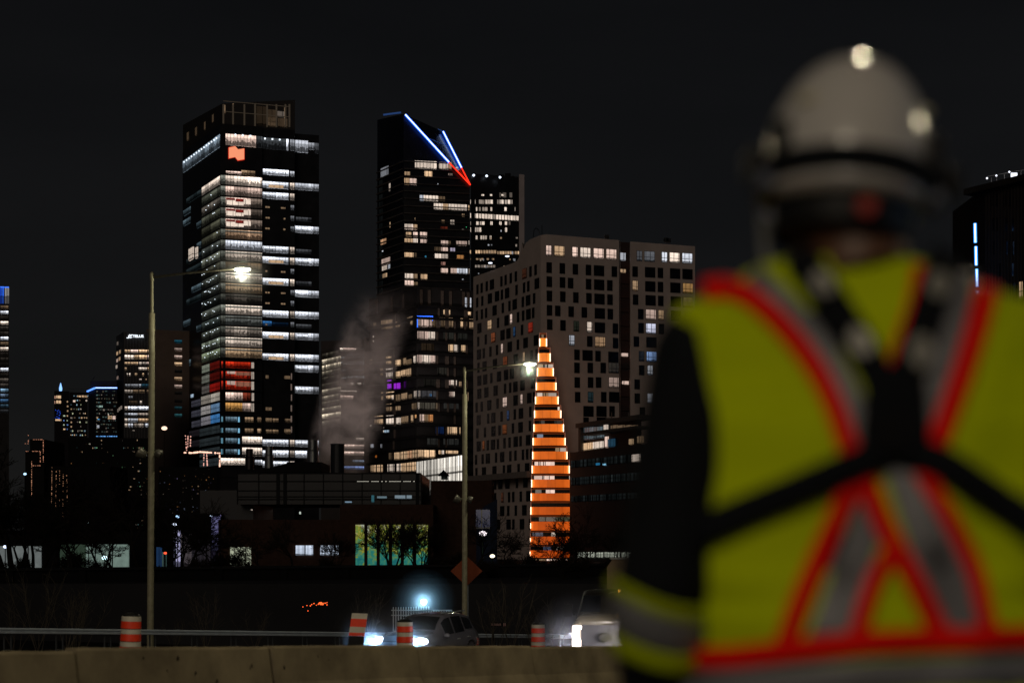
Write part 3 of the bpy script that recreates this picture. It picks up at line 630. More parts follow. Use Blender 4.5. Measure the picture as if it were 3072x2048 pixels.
fr = list(zip(pts, zz)) + [((PL.B.x, PL.B.y), zhi), ((PC.B.x, PC.B.y), zhi), ((PF.B.x, PF.B.y), zhi)]
n_ = len(fr)
for k, ((px_, py_), z) in enumerate(fr): m.v += [(px_, py_, -4.2), (px_, py_, z), (px_+6, py_+26, z), (px_+6, py_+26, -4.2)]
for k in range(n_-1):
    a, b = 4*k, 4*k+4; m.f += [(a, b, b+1, a+1), (a+1, b+1, b+2, a+2), (a+2, b+2, b+3, a+3)]
m.f += [(0,1,2,3), (4*n_-4, 4*n_-1, 4*n_-2, 4*n_-3)]
m.build('wall', M_pale, pb)
m = MB(); m.prism([PR.A, PR.B, (PR.B.x, 368), (PR.A.x, 368)], -4.2, PZ(726,338)); m.build('wing_wall', M_pale, pb)
m = MB()
for i in range(18):
    z1 = PZ(724,338)-i*3.05; 
    if z1 < -2: break
    PRc.slab(m, .1, PRc.L-.1, z1-2.9, z1, -3, 0)
m.build('recess_panel', surf('dark_red_panels', (.06,.022,.016), .6, col2=(.018,.014,.014), scale=.35, coords='Object', stretch=(.2,.2,1)), pb)
m = MB(); m.prism([PRc.A, PRc.B, (PRc.B.x, 365), (PRc.A.x, 365)], -4.2, PZ(727,339)-.05); m.xform(Matrix.Translation((0, 3.2, 0))); m.build('recess_wall', M_dbrick, pb)
W = Wins(pb); DK = T((.6,.7,.8), .004)
fr_ = MB()
def pwin(f, cx, cy, wd, hh=29.5, tint=None, mat=None):
    r = f.rect(cx-wd/2, cy-hh/2, cx+wd/2, cy+hh/2)
    f.slab(fr_, r[0]-.07, r[1]+.07, r[2]-.08, r[3]+.08, 0, .07)      # dark frame reveal
    W.add(f, r, tint or DK, mat or (M_cross if tint else M_blk2), off=.10)
R7 = [ # rows: y at zoom column 830, [(zoom x, wide?, tint)]
 (305,[(825,0,T(PK,.8)),(932,1,T(WARM,.55)),(1090,0,T(PK,.85)),(1195,1,T(WW,.85)),(1328,1,T(PK,.85)),(1457,1,T(PK,.75))]),
 (480,[(830,0),(963,0),(1095,0),(1227,0),(1333,1),(1488,0)]),(622,[(832,0),(965,0),(1047,0),(1228,0),(1335,1),(1442,0)]),(765,[(833,0),(968,0),(1100,0),(1232,0),(1338,1),(1444,0)]),
 (910,[(834,0),(918,0),(1052,0),(1185,0),(1341,1),(1447,0)]),(1053,[(837,0),(970,0),(1104,0,T((.5,.6,.4),.02)),(1236,0,T(WW,.75)),(1342,1),(1498,0)]),(1198,[(1058,0,T(CW,.35)),(1240,0),(1344,1,T((.9,.55,.3),.3)),(1500,0)]),
 (1340,[(1111,0),(1218,1),(1323,0),(1478,1)])]
for y, l in R7:
    for q in l: pwin(PF, 1400+q[0]/3.36, 660+(y+(q[0]-830)*.062)/3.36+(1 if y == 305 else 0), 29 if q[1] else 14.6, tint=q[2] if len(q) > 2 else None)
R8 = [(103,[(833,0),(928,0),(1020,0),(1095,1,T((.6,.5,.4),.04))]),(207,[(835,0),(930,0),(987,0),(1095,1,T(PK,.28))]),(311,[(838,0),(930,0,T((.3,.6,.7),.03)),(1024,0),(1098,1)]),(412,[(915,1),(1008,1),(1083,0)]),(492,[(898,0),(1010,1)])]
for y, l in R8:
    for q in l: pwin(PF, 1380+q[0]/2.376, 1060+y/2.376, 29 if q[1] else 14.6, tint=q[2] if len(q) > 2 else None)
PRW = [(370,[(1740,0,T(CW,.06)),(1842,1,T(CW,.13)),(1992,0,T(CW,1)),(2092,1,T(WW,1)),(2222,1,T(CW,.9))]),(530,[(1697,0),(1848,1),(1952,0),(2100,1),(2225,1)]),(672,[(1697,0,T(WARM,.35)),(1850,1),(1953,0),(2103,1),(2228,1,T((1,.55,.2),.28))]),
 (812,[(1702,0),(1853,1),(1956,0),(2106,1),(2228,1,T(WARM,.08))]),(955,[(1754,0),(1855,1,T(PK,.42)),(1958,0,T(WARM,.28)),(2110,1)]),(1095,[(1757,0),(1857,1,T((.78,.8,1),.75)),(1962,0)]),(1234,[(1710,0),(1862,1)]),(1378,[(1762,0,T((.5,.55,.6),.02)),(1864,1,T((.35,.55,1),.75))])]
for y, l in PRW:
    for q in l: pwin(PR, 1400+q[0]/3.36, 660+(y+(q[0]-1850)*.05-2)/3.36, 29 if q[1] else 14.6, 28.8, tint=q[2] if len(q) > 2 else None)
for y, l in [(120,[(1295,0),(1355,0,T(CW,.55))]),(220,[(1262,0)]),(320,[(1263,0),(1355,0,T(CW,.5))]),(418,[(1300,0)])]:
    for q in l: pwin(PR, 1380+q[0]/2.376, 1060+y/2.376, 14.6, 28, tint=q[2] if len(q) > 2 else None)
for x, y, wd, t in ((1570,370,55,T(CW,.45)),(1572,512,55,T(WARM,.4)),(1592,1357,60,T(PK,.6)),(1660,1357,22,T(PK,.5))): W.px(PRc, 1400+(x-wd/2)/3.36, 660+(y-(38 if y == 370 else 15))/3.36, 1400+(x+wd/2)/3.36, 660+(y+(38 if y == 370 else 18))/3.36, t, M_plain, off=.2)
W.px(PRc, 1867, 1143, 1885, 1153, T(PK,.7), M_plain, off=.2)
# left face: a denser random rhythm of narrow and wide slots
rl = random.Random(5); cols = [148,185,242,282,318,380,417,478,538,587,657,722]
litL = {(435,1000):(T(PK,.6),22),(485,985):(T((.8,.2,.08),.10),22),(287,1185):(T((.9,.25,.10),.16),22),(337,1300):(T((.3,.4,.6),.14),22),(387,1295):(T((.15,.5,1),.7),22),(482,1120):(T((.1,.3,.7),.12),22),(250,1060):(T(WARM,.4),10),(650,1100):(T((.9,.08,.04),.22),14),(388,1415):(T((.9,.25,.1),.12),22)}
top_l = lambda x: 830-(x-1421)*.372
for r_ in range(19):
    y_c = 857+r_*42.8   # row height at column 1421 uses perspective below
    zrow = PZ(870 + r_*43.0*.915, 361) if False else None
    z_c = PZ(802.8, 330.3) - r_*3.0
    if z_c < -2.5: break
    x = 1425 + rl.uniform(0, 8)
    while x < 1618:
        wide = rl.random() < .5; uu, d = PL.hit(x); ww = 2.0 if wide else 1.0
        if uu+ww > PL.L-.6 or z_c+1.1 > (zlow-1.0): 
            if x < 1560 or uu+ww > PL.L-.6: x += 10; continue
        px2 = x
        lit = None
        ypx = HZ - z_c*F/d
        for (zx, zy), (tt, _) in litL.items():
            if abs(1400+zx/3.36-x-4) < 7 and abs(660+zy/3.36-ypx) < 20: lit = tt
        if lit is None and rl.random() < .035: lit = rl.choice((T((.6,.2,.1),.06), T(WARM,.3), T((.2,.35,.8),.10), T((.85,.25,.08),.14), T(PK,.45)))
        f_r = (uu, uu+ww, z_c-1.05, z_c+1.05); PL.slab(fr_, f_r[0]-.06, f_r[1]+.06, f_r[2]-.07, f_r[3]+.07, 0, .07)
        W.add(PL, f_r, lit or DK, (M_cross if lit else M_blk2), off=.10)
        x = x + rl.choice((14, 17, 22, 25))*(1.25 if wide else .9)
for x, w_ in ((573,13),(589,6)): W.px(PL, x-w_/2+0, 744 if x < 580 else 742, x+w_/2, 780 if x < 580 else 775, T(WW,.6), M_cross)
for x in (1595, 1613): pass
W.flush()
fr_.build('window_frame', surf('bronze_frame', (.012,.011,.010), .5), pb)['kind'] = 'stuff'
m = MB(); u1 = PL.hit(1608)[0]; zz_ = PZ(1412,331.5)
PL.slab(m, 0, u1, zz_-1.3, zz_, 0, 2.2); m.build('podium_ledge', surf('ledge_concrete', (.24,.21,.19), .9), pb)
m = MB()
for x, y in ((1820,711),(1998,720),(2005,722)): m.box(P3(x,y,345), (1.0,1,.8))
m.path([P3(1600,712,338), P3(1602,690,338), P3(1608,684,338), P3(1616,690,338), P3(1620,704,338)], [.07]*5, 5); m.tube(P3(1626,706,338), P3(1626,676,338), .07, n=5)
m.build('roof_rail', M_blk2, pb)
def small_lamp(x, y0, y1, d, name, label, k=2.0, col=(.85,.88,1)):
    t = thing(name, label, 'lamp', tuple(P3(x, y0, d)))
    m = MB(); m.tube(P3(x,y0,d), P3(x,y1,d), .06, n=6); m.build('pole', M_blk2, t)
    m = MB(); m.lathe(P3(x,y1,d), [(.05,-.15),(.45,-.05),(.45,.08),(.05,.18)], 10); m.build('lamp_head', glow('lamp_white', (.8,.85,1), 2.2), t)
    return t
small_lamp(1471,802,789,352,'roof_lamp','small white lamp on a short post on the left roof edge of the pale building')
small_lamp(1522,784,769,345,'roof_lamp','higher white lamp on a short post on the roof, just before the curved step')

# ================================================================== glowing orange cone of balconies
cone = thing('balcony_tower', 'tapering stack of curved orange balconies glowing like a traffic cone', 'balcony stack', (PX(1655,326), 326, -4.2))
tops = [995,1039,1084.5,1128,1170.3,1212.3,1253.7,1295,1335.7,1377.8,1419.8,1461.9,1502,1544,1590.6,1633.2,1672.5]
lft = [1619.5,1616,1612.7,1609.4,1607,1604,1602,1599.7,1598.5,1597,1595.4,1594,1593,1592.2,1591.4,1590.6]
rgt = [1639.6,1650.6,1659.9,1668,1674.6,1682.6,1690.4,1695.6,1701,1708,1712.5,1715,1715.5,1716,1716.5,1722]
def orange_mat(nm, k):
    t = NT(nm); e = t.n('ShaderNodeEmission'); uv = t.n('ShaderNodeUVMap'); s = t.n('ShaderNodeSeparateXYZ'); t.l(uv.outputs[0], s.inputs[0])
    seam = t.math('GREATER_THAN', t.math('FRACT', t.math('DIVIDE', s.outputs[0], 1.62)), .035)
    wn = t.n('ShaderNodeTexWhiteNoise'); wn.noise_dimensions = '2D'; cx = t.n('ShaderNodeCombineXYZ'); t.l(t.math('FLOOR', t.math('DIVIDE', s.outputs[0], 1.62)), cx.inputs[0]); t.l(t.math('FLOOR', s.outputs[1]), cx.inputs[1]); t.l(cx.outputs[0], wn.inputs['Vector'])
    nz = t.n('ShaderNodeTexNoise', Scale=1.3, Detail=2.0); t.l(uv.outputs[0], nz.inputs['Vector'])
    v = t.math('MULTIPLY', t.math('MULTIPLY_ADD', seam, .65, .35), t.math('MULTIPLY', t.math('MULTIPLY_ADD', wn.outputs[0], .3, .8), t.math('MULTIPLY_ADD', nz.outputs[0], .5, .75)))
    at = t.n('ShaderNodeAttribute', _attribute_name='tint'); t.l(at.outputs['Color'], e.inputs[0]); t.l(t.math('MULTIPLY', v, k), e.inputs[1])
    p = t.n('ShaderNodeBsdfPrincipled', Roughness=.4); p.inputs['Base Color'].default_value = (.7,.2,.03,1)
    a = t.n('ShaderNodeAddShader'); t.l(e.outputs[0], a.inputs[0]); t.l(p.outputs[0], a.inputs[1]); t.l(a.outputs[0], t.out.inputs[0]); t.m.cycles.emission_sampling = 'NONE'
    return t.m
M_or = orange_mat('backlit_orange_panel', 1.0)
M_led = glow('led_strip', (1.0, .66, .44), 3.4, True); M_box = surf('orange_glow_panel', (.30,.075,.02), .6, emit=(1,.22,.05), es=.07)  # loggia panels have a faint orange glow put into the material
M_in = M_blk2
for i in range(16):
    d = 324.5; x0, x1 = PX(lft[i], d), PX(rgt[i], d); z1 = PZ(tops[i], d); z0 = PZ(tops[i+1], d); H = z1-z0; zm = z1-H*.42
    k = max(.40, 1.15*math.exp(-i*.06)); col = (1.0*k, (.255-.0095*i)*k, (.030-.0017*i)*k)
    yb = d+1.6; cxm = (x0+x1)/2; hw = (x1-x0)/2
    m = MB(); m.prism([(x0,yb),(x1,yb),(x1-.1,d+5.4),(x0+.1,d+5.4)], z0, z1-.02); m.build('loggia', M_box, cone)
    # curved balcony front, bulging toward the street
    m = MB(); N = 14; pr = []
    for j in range(N+1):
        a = -1+2*j/N; pr.append((cxm+a*hw, d + 1.55 - (1.3+.02*i)*math.sqrt(max(0, 1-a*a*.82))*1.0))
    col0 = col
    for j in range(N):
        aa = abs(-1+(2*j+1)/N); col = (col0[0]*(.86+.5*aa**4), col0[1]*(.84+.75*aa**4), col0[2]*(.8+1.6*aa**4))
        (xa, ya), (xb, yb_) = pr[j], pr[j+1]
        L0 = (xa-x0); L1 = (xb-x0)
        m.quad((xa,ya,z0+.05),(xb,yb_,z0+.05),(xb,yb_,zm),(xa,ya,zm), [(L0,i+.01),(L1,i+.01),(L1,i+.9),(L0,i+.9)], col)
        m.quad((xa,ya+.08,z0+.05),(xb,yb_+.08,z0+.05),(xb,yb_+.08,zm),(xa,ya+.08,zm), None, col)
        m.quad((xa,ya,zm),(xb,yb_,zm),(xb,yb_+.08,zm),(xa,ya+.08,zm), None, T(col,.4))
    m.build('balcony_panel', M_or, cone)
    m = MB(); m.prism([(x0-.02,d+.5)]+[(p[0],p[1]+.1) for p in pr[1:-1]]+[(x1+.02,d+.5),(x1,d+1.7),(x0,d+1.7)], z0-.12, z0+.04); m.build('balcony_floor', surf('balcony_soffit', (.08,.03,.015), .7), cone)
    m = MB(); m.prism([(x0+.12,d+1.5),(x1-.12,d+1.5),(x1-.12,d+1.65),(x0+.12,d+1.65)], zm-.3, z1-.4); m.build('glazing', M_in, cone)
    for e_x, s_ in ((x0,-1),(x1,1)):
        m = MB(); r_ = .13 if i > 12 else .17
        m.box((e_x+s_*.02, d+.75, (z0+zm)/2+.05), (r_, .2, (zm-z0)*(.92 if i < 13 else .6)))
        if s_ == 1 and i > 10: continue
        m.build('light_strip', M_led, cone)
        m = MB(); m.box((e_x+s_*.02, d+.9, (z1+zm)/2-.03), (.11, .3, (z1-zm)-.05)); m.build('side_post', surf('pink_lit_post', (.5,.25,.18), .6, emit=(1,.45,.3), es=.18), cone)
W = Wins(cone)
CFa = Fac(1560, 325.95, 1760, 325.95)
for i, l in {0:[(.25,.6,WARM,.18,0)],2:[(.05,.35,WARM,.35,0),(.45,.6,WW,.3,0),(.68,.98,WW,.45,0)],4:[(.02,.3,WW,.7,0),(.35,.55,WARM,.3,0),(.56,.92,WW,.35,0)],5:[(.88,.95,WW,.95,0)],6:[(.2,.36,WW,.06,0),(.7,.95,WW,.04,0)],7:[(.12,.32,(.6,.75,1),.3,0)],8:[(.66,.78,WARM,.3,0),(.8,.97,WW,.5,0)],9:[(.06,.2,PK,.9,0),(.22,.34,PK,.8,0),(.36,.5,PK,.95,0),(.5,.6,PK,.8,0)],
 10:[(.06,.3,PK,.7,0),(.32,.44,PK,.9,0),(.45,.58,PK,1.0,0),(.96,1.0,WW,.9,0)],11:[(.1,.25,WW,.15,0),(.36,.46,PK,.85,0),(.47,.58,PK,.9,0)],13:[(.2,.6,WW,.10,0),(.62,.98,(.7,.7,.4),.08,0)],14:[(.05,.3,(.6,.6,.8),.12,0),(.5,.6,WW,.5,0)],15:[(.3,.5,(.4,.5,.9),.12,0),(.6,.8,WW,.25,0)]}.items():
    z1 = PZ(tops[i], 324.5); z0 = PZ(tops[i+1], 324.5)
    for a, b, c, k, _ in l:
        xa = lft[i]+(rgt[i]-lft[i])*a; xb = lft[i]+(rgt[i]-lft[i])*b; W.add(CFa, (CFa.hit(xa)[0], CFa.hit(xb)[0], z1-(z1-z0)*.42, z1-.4), T(c,k), M_plain, off=.05)
xa, xb = 1600, 1718; W.add(CFa, (CFa.hit(1640)[0], CFa.hit(1716)[0], PZ(1694,326), PZ(1676,326), ), T(PK,1.0), M_shop, off=.5); W.add(CFa, (CFa.hit(1600)[0], CFa.hit(1638)[0], PZ(1694,326), PZ(1676,326)), T(WARM,.3), M_shop, off=.5)
W.flush()

# ================================================================== low dark office on the right with lit pavilion
lo = thing('office_building', 'low dark office block right of the orange cone with a lit glass rooftop pavilion', 'building', (PX(1850,305), 305, -4.2))
LF = Fac(1710,318, 2200,262); LW = Fac(1746,322, 1925,300)
m = MB(); m.prism([LF.A, LF.B, (LF.B.x+5, 330), (LF.A.x+.5, 336)], -4.2, PZ(1357,318)); m.build('wall', surf('slate_cladding', (.011,.012,.014), .6, var=.3, scale=.3), lo)
W = Wins(lo)
for (y0, y1, k) in ((1382,1404,.014),(1433,1456,.016),(1488,1506,.014)):
    for i in range(20):
        x = 1714+i*12; uu, d = LF.hit(x); z1 = PZ(y0,318); z0 = PZ(y1,318); W.add(LF, (LF.hit(x)[0], LF.hit(x+11)[0], z0, z1), T((.55,.7,.72), k*random.uniform(.3,1.6)), M_shop, off=.1)
W.px(LF, 1899,1362,1924,1385, T(WW,.6), M_plain, off=.25); W.px(LF, 1811,1390,1820,1395, T((.3,.7,1),.8), M_plain, off=.2); W.px(LF, 1790,1388,1802,1395, T((.05,.4,.8),.3), M_plain, off=.2)
for x in range(1735, 1895, 13): W.px(LF, x, 1655, x+12, 1672, T((.8,.85,.7), random.uniform(.3,.8)), M_shop, off=.2)
m = MB(); m.prism([LW.A+Vector((0,.3)), LW.B+Vector((0,.3)), (LW.B.x+2, 325), (LW.A.x, 330)], PZ(1357,318)+.003, PZ(1276,322)); m.build('pavilion', surf('slate_cladding', (.011,)*3), lo)
m = MB(); LW.slab(m, -.6, LW.L+1, PZ(1276,322)-.5, PZ(1276,322)+.4, -2, 1.2); uu = LW.hit(1782)[0]; LW.slab(m, uu, LW.L+3, PZ(1303,318)-.35, PZ(1303,318)+.2, 0, 3.0); LW.slab(m, -.5, .5, PZ(1357,318), PZ(1276,322), -1, .6)
m.build('canopy', surf('canopy_fascia', (.09,.08,.075), .8), lo)
for i in range(6): W.px(LW, 1753+i*9.8, 1282-i*.6, 1762+i*9.8, 1320-i*1.4, T((.42,.55,.62), .10+.06*(i%3)), M_plain, off=.12); W.px(LW, 1751+i*9.8, 1329-i*1.2, 1760+i*9.8, 1350-i*1.4, T(WARM if i < 3 else WW, .75), M_plain, off=.14)
W.px(LW, 1813,1274,1823,1289, T(WW,.6), M_plain, off=.2); W.px(LW, 1817,1309,1824,1342, T(PK,.85), M_plain, off=.2); W.px(LW, 1826,1316,1844,1340, T((.10,.35,.6),.13), M_plain, off=.2); W.px(LW, 1889,1316,1899,1333, T(WARM,.35), M_plain, off=.2); W.px(LW, 1914,1308,1928,1329, T(WARM,.2), M_plain, off=.2)
for i in range(4): W.px(LW, 1834+i*20, 1275, 1852+i*20, 1285, T(WARM,.12), M_plain, off=.15)
W.flush()
m = MB()
m.tube(P3(1835,1268,312), P3(1835,1236,312), .12, n=6); m.tube(P3(1886,1268,305), P3(1886,1236,305), .12, n=6); m.box(P3(1836,1262,312), (2.2,1.5,1.2)); m.box(P3(1849,1261,311), (1.2,1,1.1)); m.box(P3(1872,1266,311), (2.6,1,.6)); m.tube(P3(1815,1250,312), P3(1826,1268,312), .08, n=5)
m.build('rooftop_unit', surf('dull_metal', (.10,.08,.07), .6), lo)

# ================================================================== far left tower, left downtown cluster
ft = thing('office_tower', 'white-striped tower with a blue lit crown cut by the left edge of the view', 'tower', (PX(-20,900), 905, -4.2))
TF = Fac(-140,900, 27,905)
m = MB(); m.prism([TF.A, TF.B, bk(TF.B,35), bk(TF.A,35)], -4.2, PZ(861,905)); m.build('wall', surf('grey_spandrel', (.045,.043,.042), .8, var=.2, scale=.3), ft)
W = Wins(ft)
for x0,x1,c,k in ((-2,4,(.02,.10,.9),.5),(5,12,(.03,.16,1),.75),(15,20,(.75,.72,.7),.35),(22,27,(.7,.68,.66),.30)): W.px(TF, x0,863,x1,890, T(c,k), M_plain); W.px(TF, x0,890,x1,912, T(c,k*.35), M_plain)
for i, (k, c) in enumerate([(.12,WARM),(.95,CW),(.02,WW),(.75,WW),(.03,WW),(.02,WW),(.8,CW),(.15,WARM),(.7,WW),(.01,WW),(.01,WW),(.01,WW),(1,CW),(.01,WW),(.10,WW),(.05,WW),(.4,(.4,.7,1)),(.25,(.4,.6,.9)),(.2,(.2,.5,1)),(.1,(.3,.6,.9)),(.03,CW)]):
    y = 917+i*15.55; 
    for x in (-24,-11,2,14): W.px(TF, x, y, x+11.5, y+9.5, T(c, max(.004,k*random.uniform(.6,1.2))), M_office)
W.px(TF, -2,860,27,863.5, T((.05,.2,1),1.2), M_plain, off=.5)
W.flush()

tl_ = thing('office_tower', 'slim black tower with a white company name sign, behind the left lamp post', 'tower', (PX(410,640), 642, -4.2))
T1 = Fac(349,655, 371,640); T2 = Fac(371,640, 456,642)
m = MB(); m.prism([T1.A, T1.B, T2.A, T2.B, bk(T2.B,28), bk(T1.A,22)], -4.2, PZ(996,641)); m.build('wall', M_nb, tl_)
m = MB()
for i in range(10): uu, d = T2.hit(373+i*8.7); T2.slab(m, uu, uu+.2, -4, PZ(997,641), 0, .35)
m.build('fin', surf('thin_fin', (.06,.06,.065), .5), tl_)
W = Wins(tl_)
S3 = 6.918
rowsT = [(1049,1058,[(374,390,WARM,.7),(391,414,PK,.8),(415,440,WARM,.75),(440,451,WARM,.5)]),(1065,1077,[(373,402,WW,1.0),(403,414,WARM,.5),(415,440,WARM,.8),(442,452,PK,.5)]),(1086,1093,[(374,400,WARM,.5),(400,414,WARM,.7),(416,425,WW,1),(428,440,WW,.6),(441,452,PK,.8)]),(1102,1110,[(374,380,WARM,.3),(415,440,WW,.6),(442,452,WARM,.8)]),
 (1119,1127,[(381,384,WW,.8),(388,392,WW,.8),(404,411,WARM,.6),(427,432,WARM,.5),(444,452,WW,.2)]),(1136,1140,[(418,426,WW,.8),(436,440,WARM,.4)]),(1152,1160,[(376,396,CW,.18),(397,413,CW,.45),(415,423,CW,.4),(424,450,(.1,.45,.7),.18)]),(1169,1178,[(374,398,WW,.3),(400,413,WARM,.3),(414,434,WARM,.22),(441,449,WARM,.3)]),
 (1188,1195,[(386,398,CW,.12)]),(1202,1212,[(388,412,WARM,.07),(420,427,WW,.5),(447,450,WW,.4)]),(1219,1229,[(373,385,WW,.55),(385,412,CW,1.15),(414,450,CW,1.15)]),(1239,1246,[(374,386,CW,.12),(386,412,CW,.5),(414,450,WW,.5)]),(1255,1265,[(373,384,WW,.45),(385,413,CW,.95),(414,450,WARM,.6)]),(1270,1281,[(373,384,WW,.4),(385,399,CW,.8),(402,411,WW,.2),(414,430,WW,.5),(434,450,CW,.7)]),(1290,1292,[(398,403,WW,.5)]),(1330,1336,[(374,398,(.2,.4,.15),.12),(400,450,(.35,.4,.2),.15)]),(1373,1383,[(372,398,WW,.1),(400,445,WW,.18)]),(1412,1420,[(373,380,WW,.15)]),(1449,1460,[(372,392,WW,.18),(393,440,(1,.7,.35),.5)])]
for y0,y1,l in rowsT:
    for x0,x1,c,k in l: W.px(T2, x0, y0, x1, y1, T(c,k), M_office)
for x,y,c,k in ((352,1060,WARM,.5),(360,1055,WARM,.35),(352,1081,PK,.4),(359,1076,WARM,.4),(350,1100,WW,.4),(353,1133,PK,.2),(354,1231,WW,.15),(359,1226,WW,.2),(364,1222,WW,.2),(353,1030,WW,.12)): W.px(T1, x-2, y-5, x+2.5, y+5, T(c,k), M_plain)
W.flush()
def text(body, loc, size, mat, parent, name='sign_lettering', ext=.15, rx=90, rz=0, bold=0.0, sx=1.0):
    cu = bpy.data.curves.new(name, 'FONT'); cu.body = body; cu.size = size; cu.extrude = ext; cu.align_x = 'LEFT'; cu.align_y = 'CENTER'; cu.offset = bold
    ob = bpy.data.objects.new('tmp', cu); C.objects.link(ob); bpy.context.view_layer.update()
    me = bpy.data.meshes.new_from_object(ob.evaluated_get(bpy.context.evaluated_depsgraph_get())); bpy.data.objects.remove(ob)
    me.materials.clear(); me.materials.append(mat)
    o = bpy.data.objects.new(name, me); C.objects.link(o); o.rotation_euler = (R(rx), 0, R(rz)); o.scale = (sx,1,1)
    base = parent.location if 'root' in parent else parent.parent.location
    o.location = Vector(loc) - base; o.parent = parent; return o
M_sign = glow('sign_white', (.85,.92,1), 1.6)
ts = text('TELUS', P3(398.5,1008.5,639.0), 1.45, M_sign, tl_, bold=.03, sx=1.0); ts.scale.x = 4.4/max(v.co.x for v in ts.data.vertices)
ts['label'] = 'glowing white company name lettering'
m = MB(); q = lambda x, y: P3(378+(x-1022)/2.7037, 820+y/2.7037, 639.0)
for pts in ([(1026,521),(1040,524),(1052,516),(1066,503),(1072,497)],[(1052,494),(1046,506),(1040,520)],[(1040,507),(1056,500),(1078,497)],[(1052,521),(1062,522),(1073,515)]): m.path([q(*p) for p in pts], [.13]*len(pts), 5)
m.build('sign_emblem', M_sign, tl_)

bs = thing('office_building', 'brown windowless slab with one column of small lit windows left of the bank tower', 'building', (PX(510,720), 722, -4.2))
BSF = Fac(440,715, 575,722)
m = MB(); m.prism([BSF.A, BSF.B, bk(BSF.B,38), bk(BSF.A,38)], -4.2, PZ(990,718)); m.build('wall', surf('brown_precast', (.17,.125,.10), .9, var=.15, scale=.2), bs)
W = Wins(bs)
for y,c,k in ((1020,(.05,.4,.6),.25),(1044,PK,.35),(1066,PK,.5),(1087,WARM,.8),(1109,WW,.006),(1131,WARM,.7),(1154,PK,.35),(1174,WW,.005),(1198,WW,.004),(1219,(.1,.4,.5),.06),(1241,(.1,.4,.45),.10)): W.px(BSF, 524, y, 546, y+9, T(c,k), M_office)
m = None; W.flush()

def block(label, cat, x0, d0, x1, d1, ytop, wall, depth=25, name='office_building', dref=None, group=None):
    f = Fac(x0,d0,x1,d1); t = thing(name, label, cat, (PX((x0+x1)/2,(d0+d1)/2), (d0+d1)/2, -4.2), group); m = MB()
    m.prism([f.A, f.B, bk(f.B,depth), bk(f.A,depth)], -4.2, PZ(ytop, dref or d0)); m.build('wall', wall, t)
    return t, f
M_far = surf('far_dark_wall', (.022,.020,.023), .8, var=.3, scale=.2)
t, f = block('stepped dark tower with two warm lit corner windows stacked near its top', 'building', 163,700,208,702,1172,M_far)
W = Wins(t)
for y in (1186, 1201): W.px(f, 169,y,183,y+9, T(WARM,.75), M_plain); W.px(f, 163.5,y+1,167,y+10, T((.9,.5,.35),.45), M_plain)
W.px(f, 166,1257,184,1262, T(WARM,.7), M_plain)
for _ in range(26): x,y = random.uniform(165,182), random.uniform(1228,1256); W.px(f, x,y,x+1.5,y+1.8, T((.03,.12,1),.8), M_plain)
for y in (1245,1259,1272,1285): 
    for x in (190,200): W.px(f, x,y,x+random.uniform(3,7),y+4, T(random.choice((WARM,(.7,.85,.6),(.2,.4,1))), random.uniform(.2,.8)), M_plain)
for x,y in ((200,1202),(210,1203),(201,1216),(201,1230)): W.px(f, x,y,x+4,y+5, T(WARM,.4), M_plain)
W.flush()
m = MB(); m.lathe(P3(182,1165,703), [(.1,-1.5),(.6,-1),(.7,0),(.3,1.8),(.05,2.6)], 8); m.build('roof_lamp', glow('roof_lamp_blue', (.25,.5,1), 1.6), t)
m = MB(); m.tube(P3(183,1165,703), P3(262,1167,703), .1, n=4); m.build('cable', M_blk2, t)
t, f = block('dark block of tiny warm windows just left of the building with blue roof line', 'building', 208.4,690,263,692,1176,M_far)
W = Wins(t)
for y in range(1186, 1330, 13):
    x = 212
    while x < 262:
        w_ = random.uniform(2,5)
        if random.random() < .55: W.px(f, x,y,x+w_,y+random.uniform(2.5,5), T(random.choice((WARM,WARM,WW,(.75,.8,.5),(.5,.8,1))), random.uniform(.08,.75)), M_plain)
        x += w_+random.uniform(1,5)
W.px(f, 237,1186,243,1191, T(WARM,.9), M_plain); W.px(f, 245,1186,264,1192, T(WARM,.7), M_home); W.px(f, 219.5,1200,226,1206, T(PK,.9), M_plain)
W.flush()
t, f = block('dark glass block outlined by a bright blue light line along its roof', 'building', 288,640,352,640,1163,M_far, depth=30)
f2_ = Fac(265,655,288,640.2); m = MB(); m.prism([f2_.A, f2_.B, (f2_.B.x, 672), (f2_.A.x, 672)], -4.2, PZ(1163,640)); m.build('wall', M_far, t)
m = MB(); f.slab(m, 0, f.L, PZ(1165,640), PZ(1161.5,640), .1, .7); f2_.slab(m, 0, f2_.L, PZ(1165,640), PZ(1161.5,640), .1, .7); m.build('light_strip', glow('blue_line', (.10,.28,1), 1.9), t)
m = MB(); f.slab(m, 0, f.L, PZ(1163.9,640), PZ(1162.7,640), .72, .8); m.build('light_core', glow('blue_line_core', (.75,.85,1), 2.2), t)
m = MB(); m.prism([(PX(271,650),650),(PX(351,650),650),(PX(351,662),662),(PX(271,662),662)], PZ(1163,640), [PZ(1142,650)]*4); m.tube(P3(277,1141,650), P3(284,1128,650), .15, n=4); m.build('plant_room', surf('violet_grey_wall', (.05,.045,.065), .8), t)
W = Wins(t)
for y in range(1172, 1300, 11):
    x = 276 if y < 1230 else 268
    while x < 348:
        w_ = random.uniform(2,7)
        if random.random() < .6: W.px(f, max(x,289),y,max(x,289)+w_,y+random.uniform(2,5), T(random.choice(((.35,.5,.42),(.7,.6,.4),(.3,.55,.55),WW)), random.uniform(.03,.22)), M_plain)
        x += w_+random.uniform(1,4)
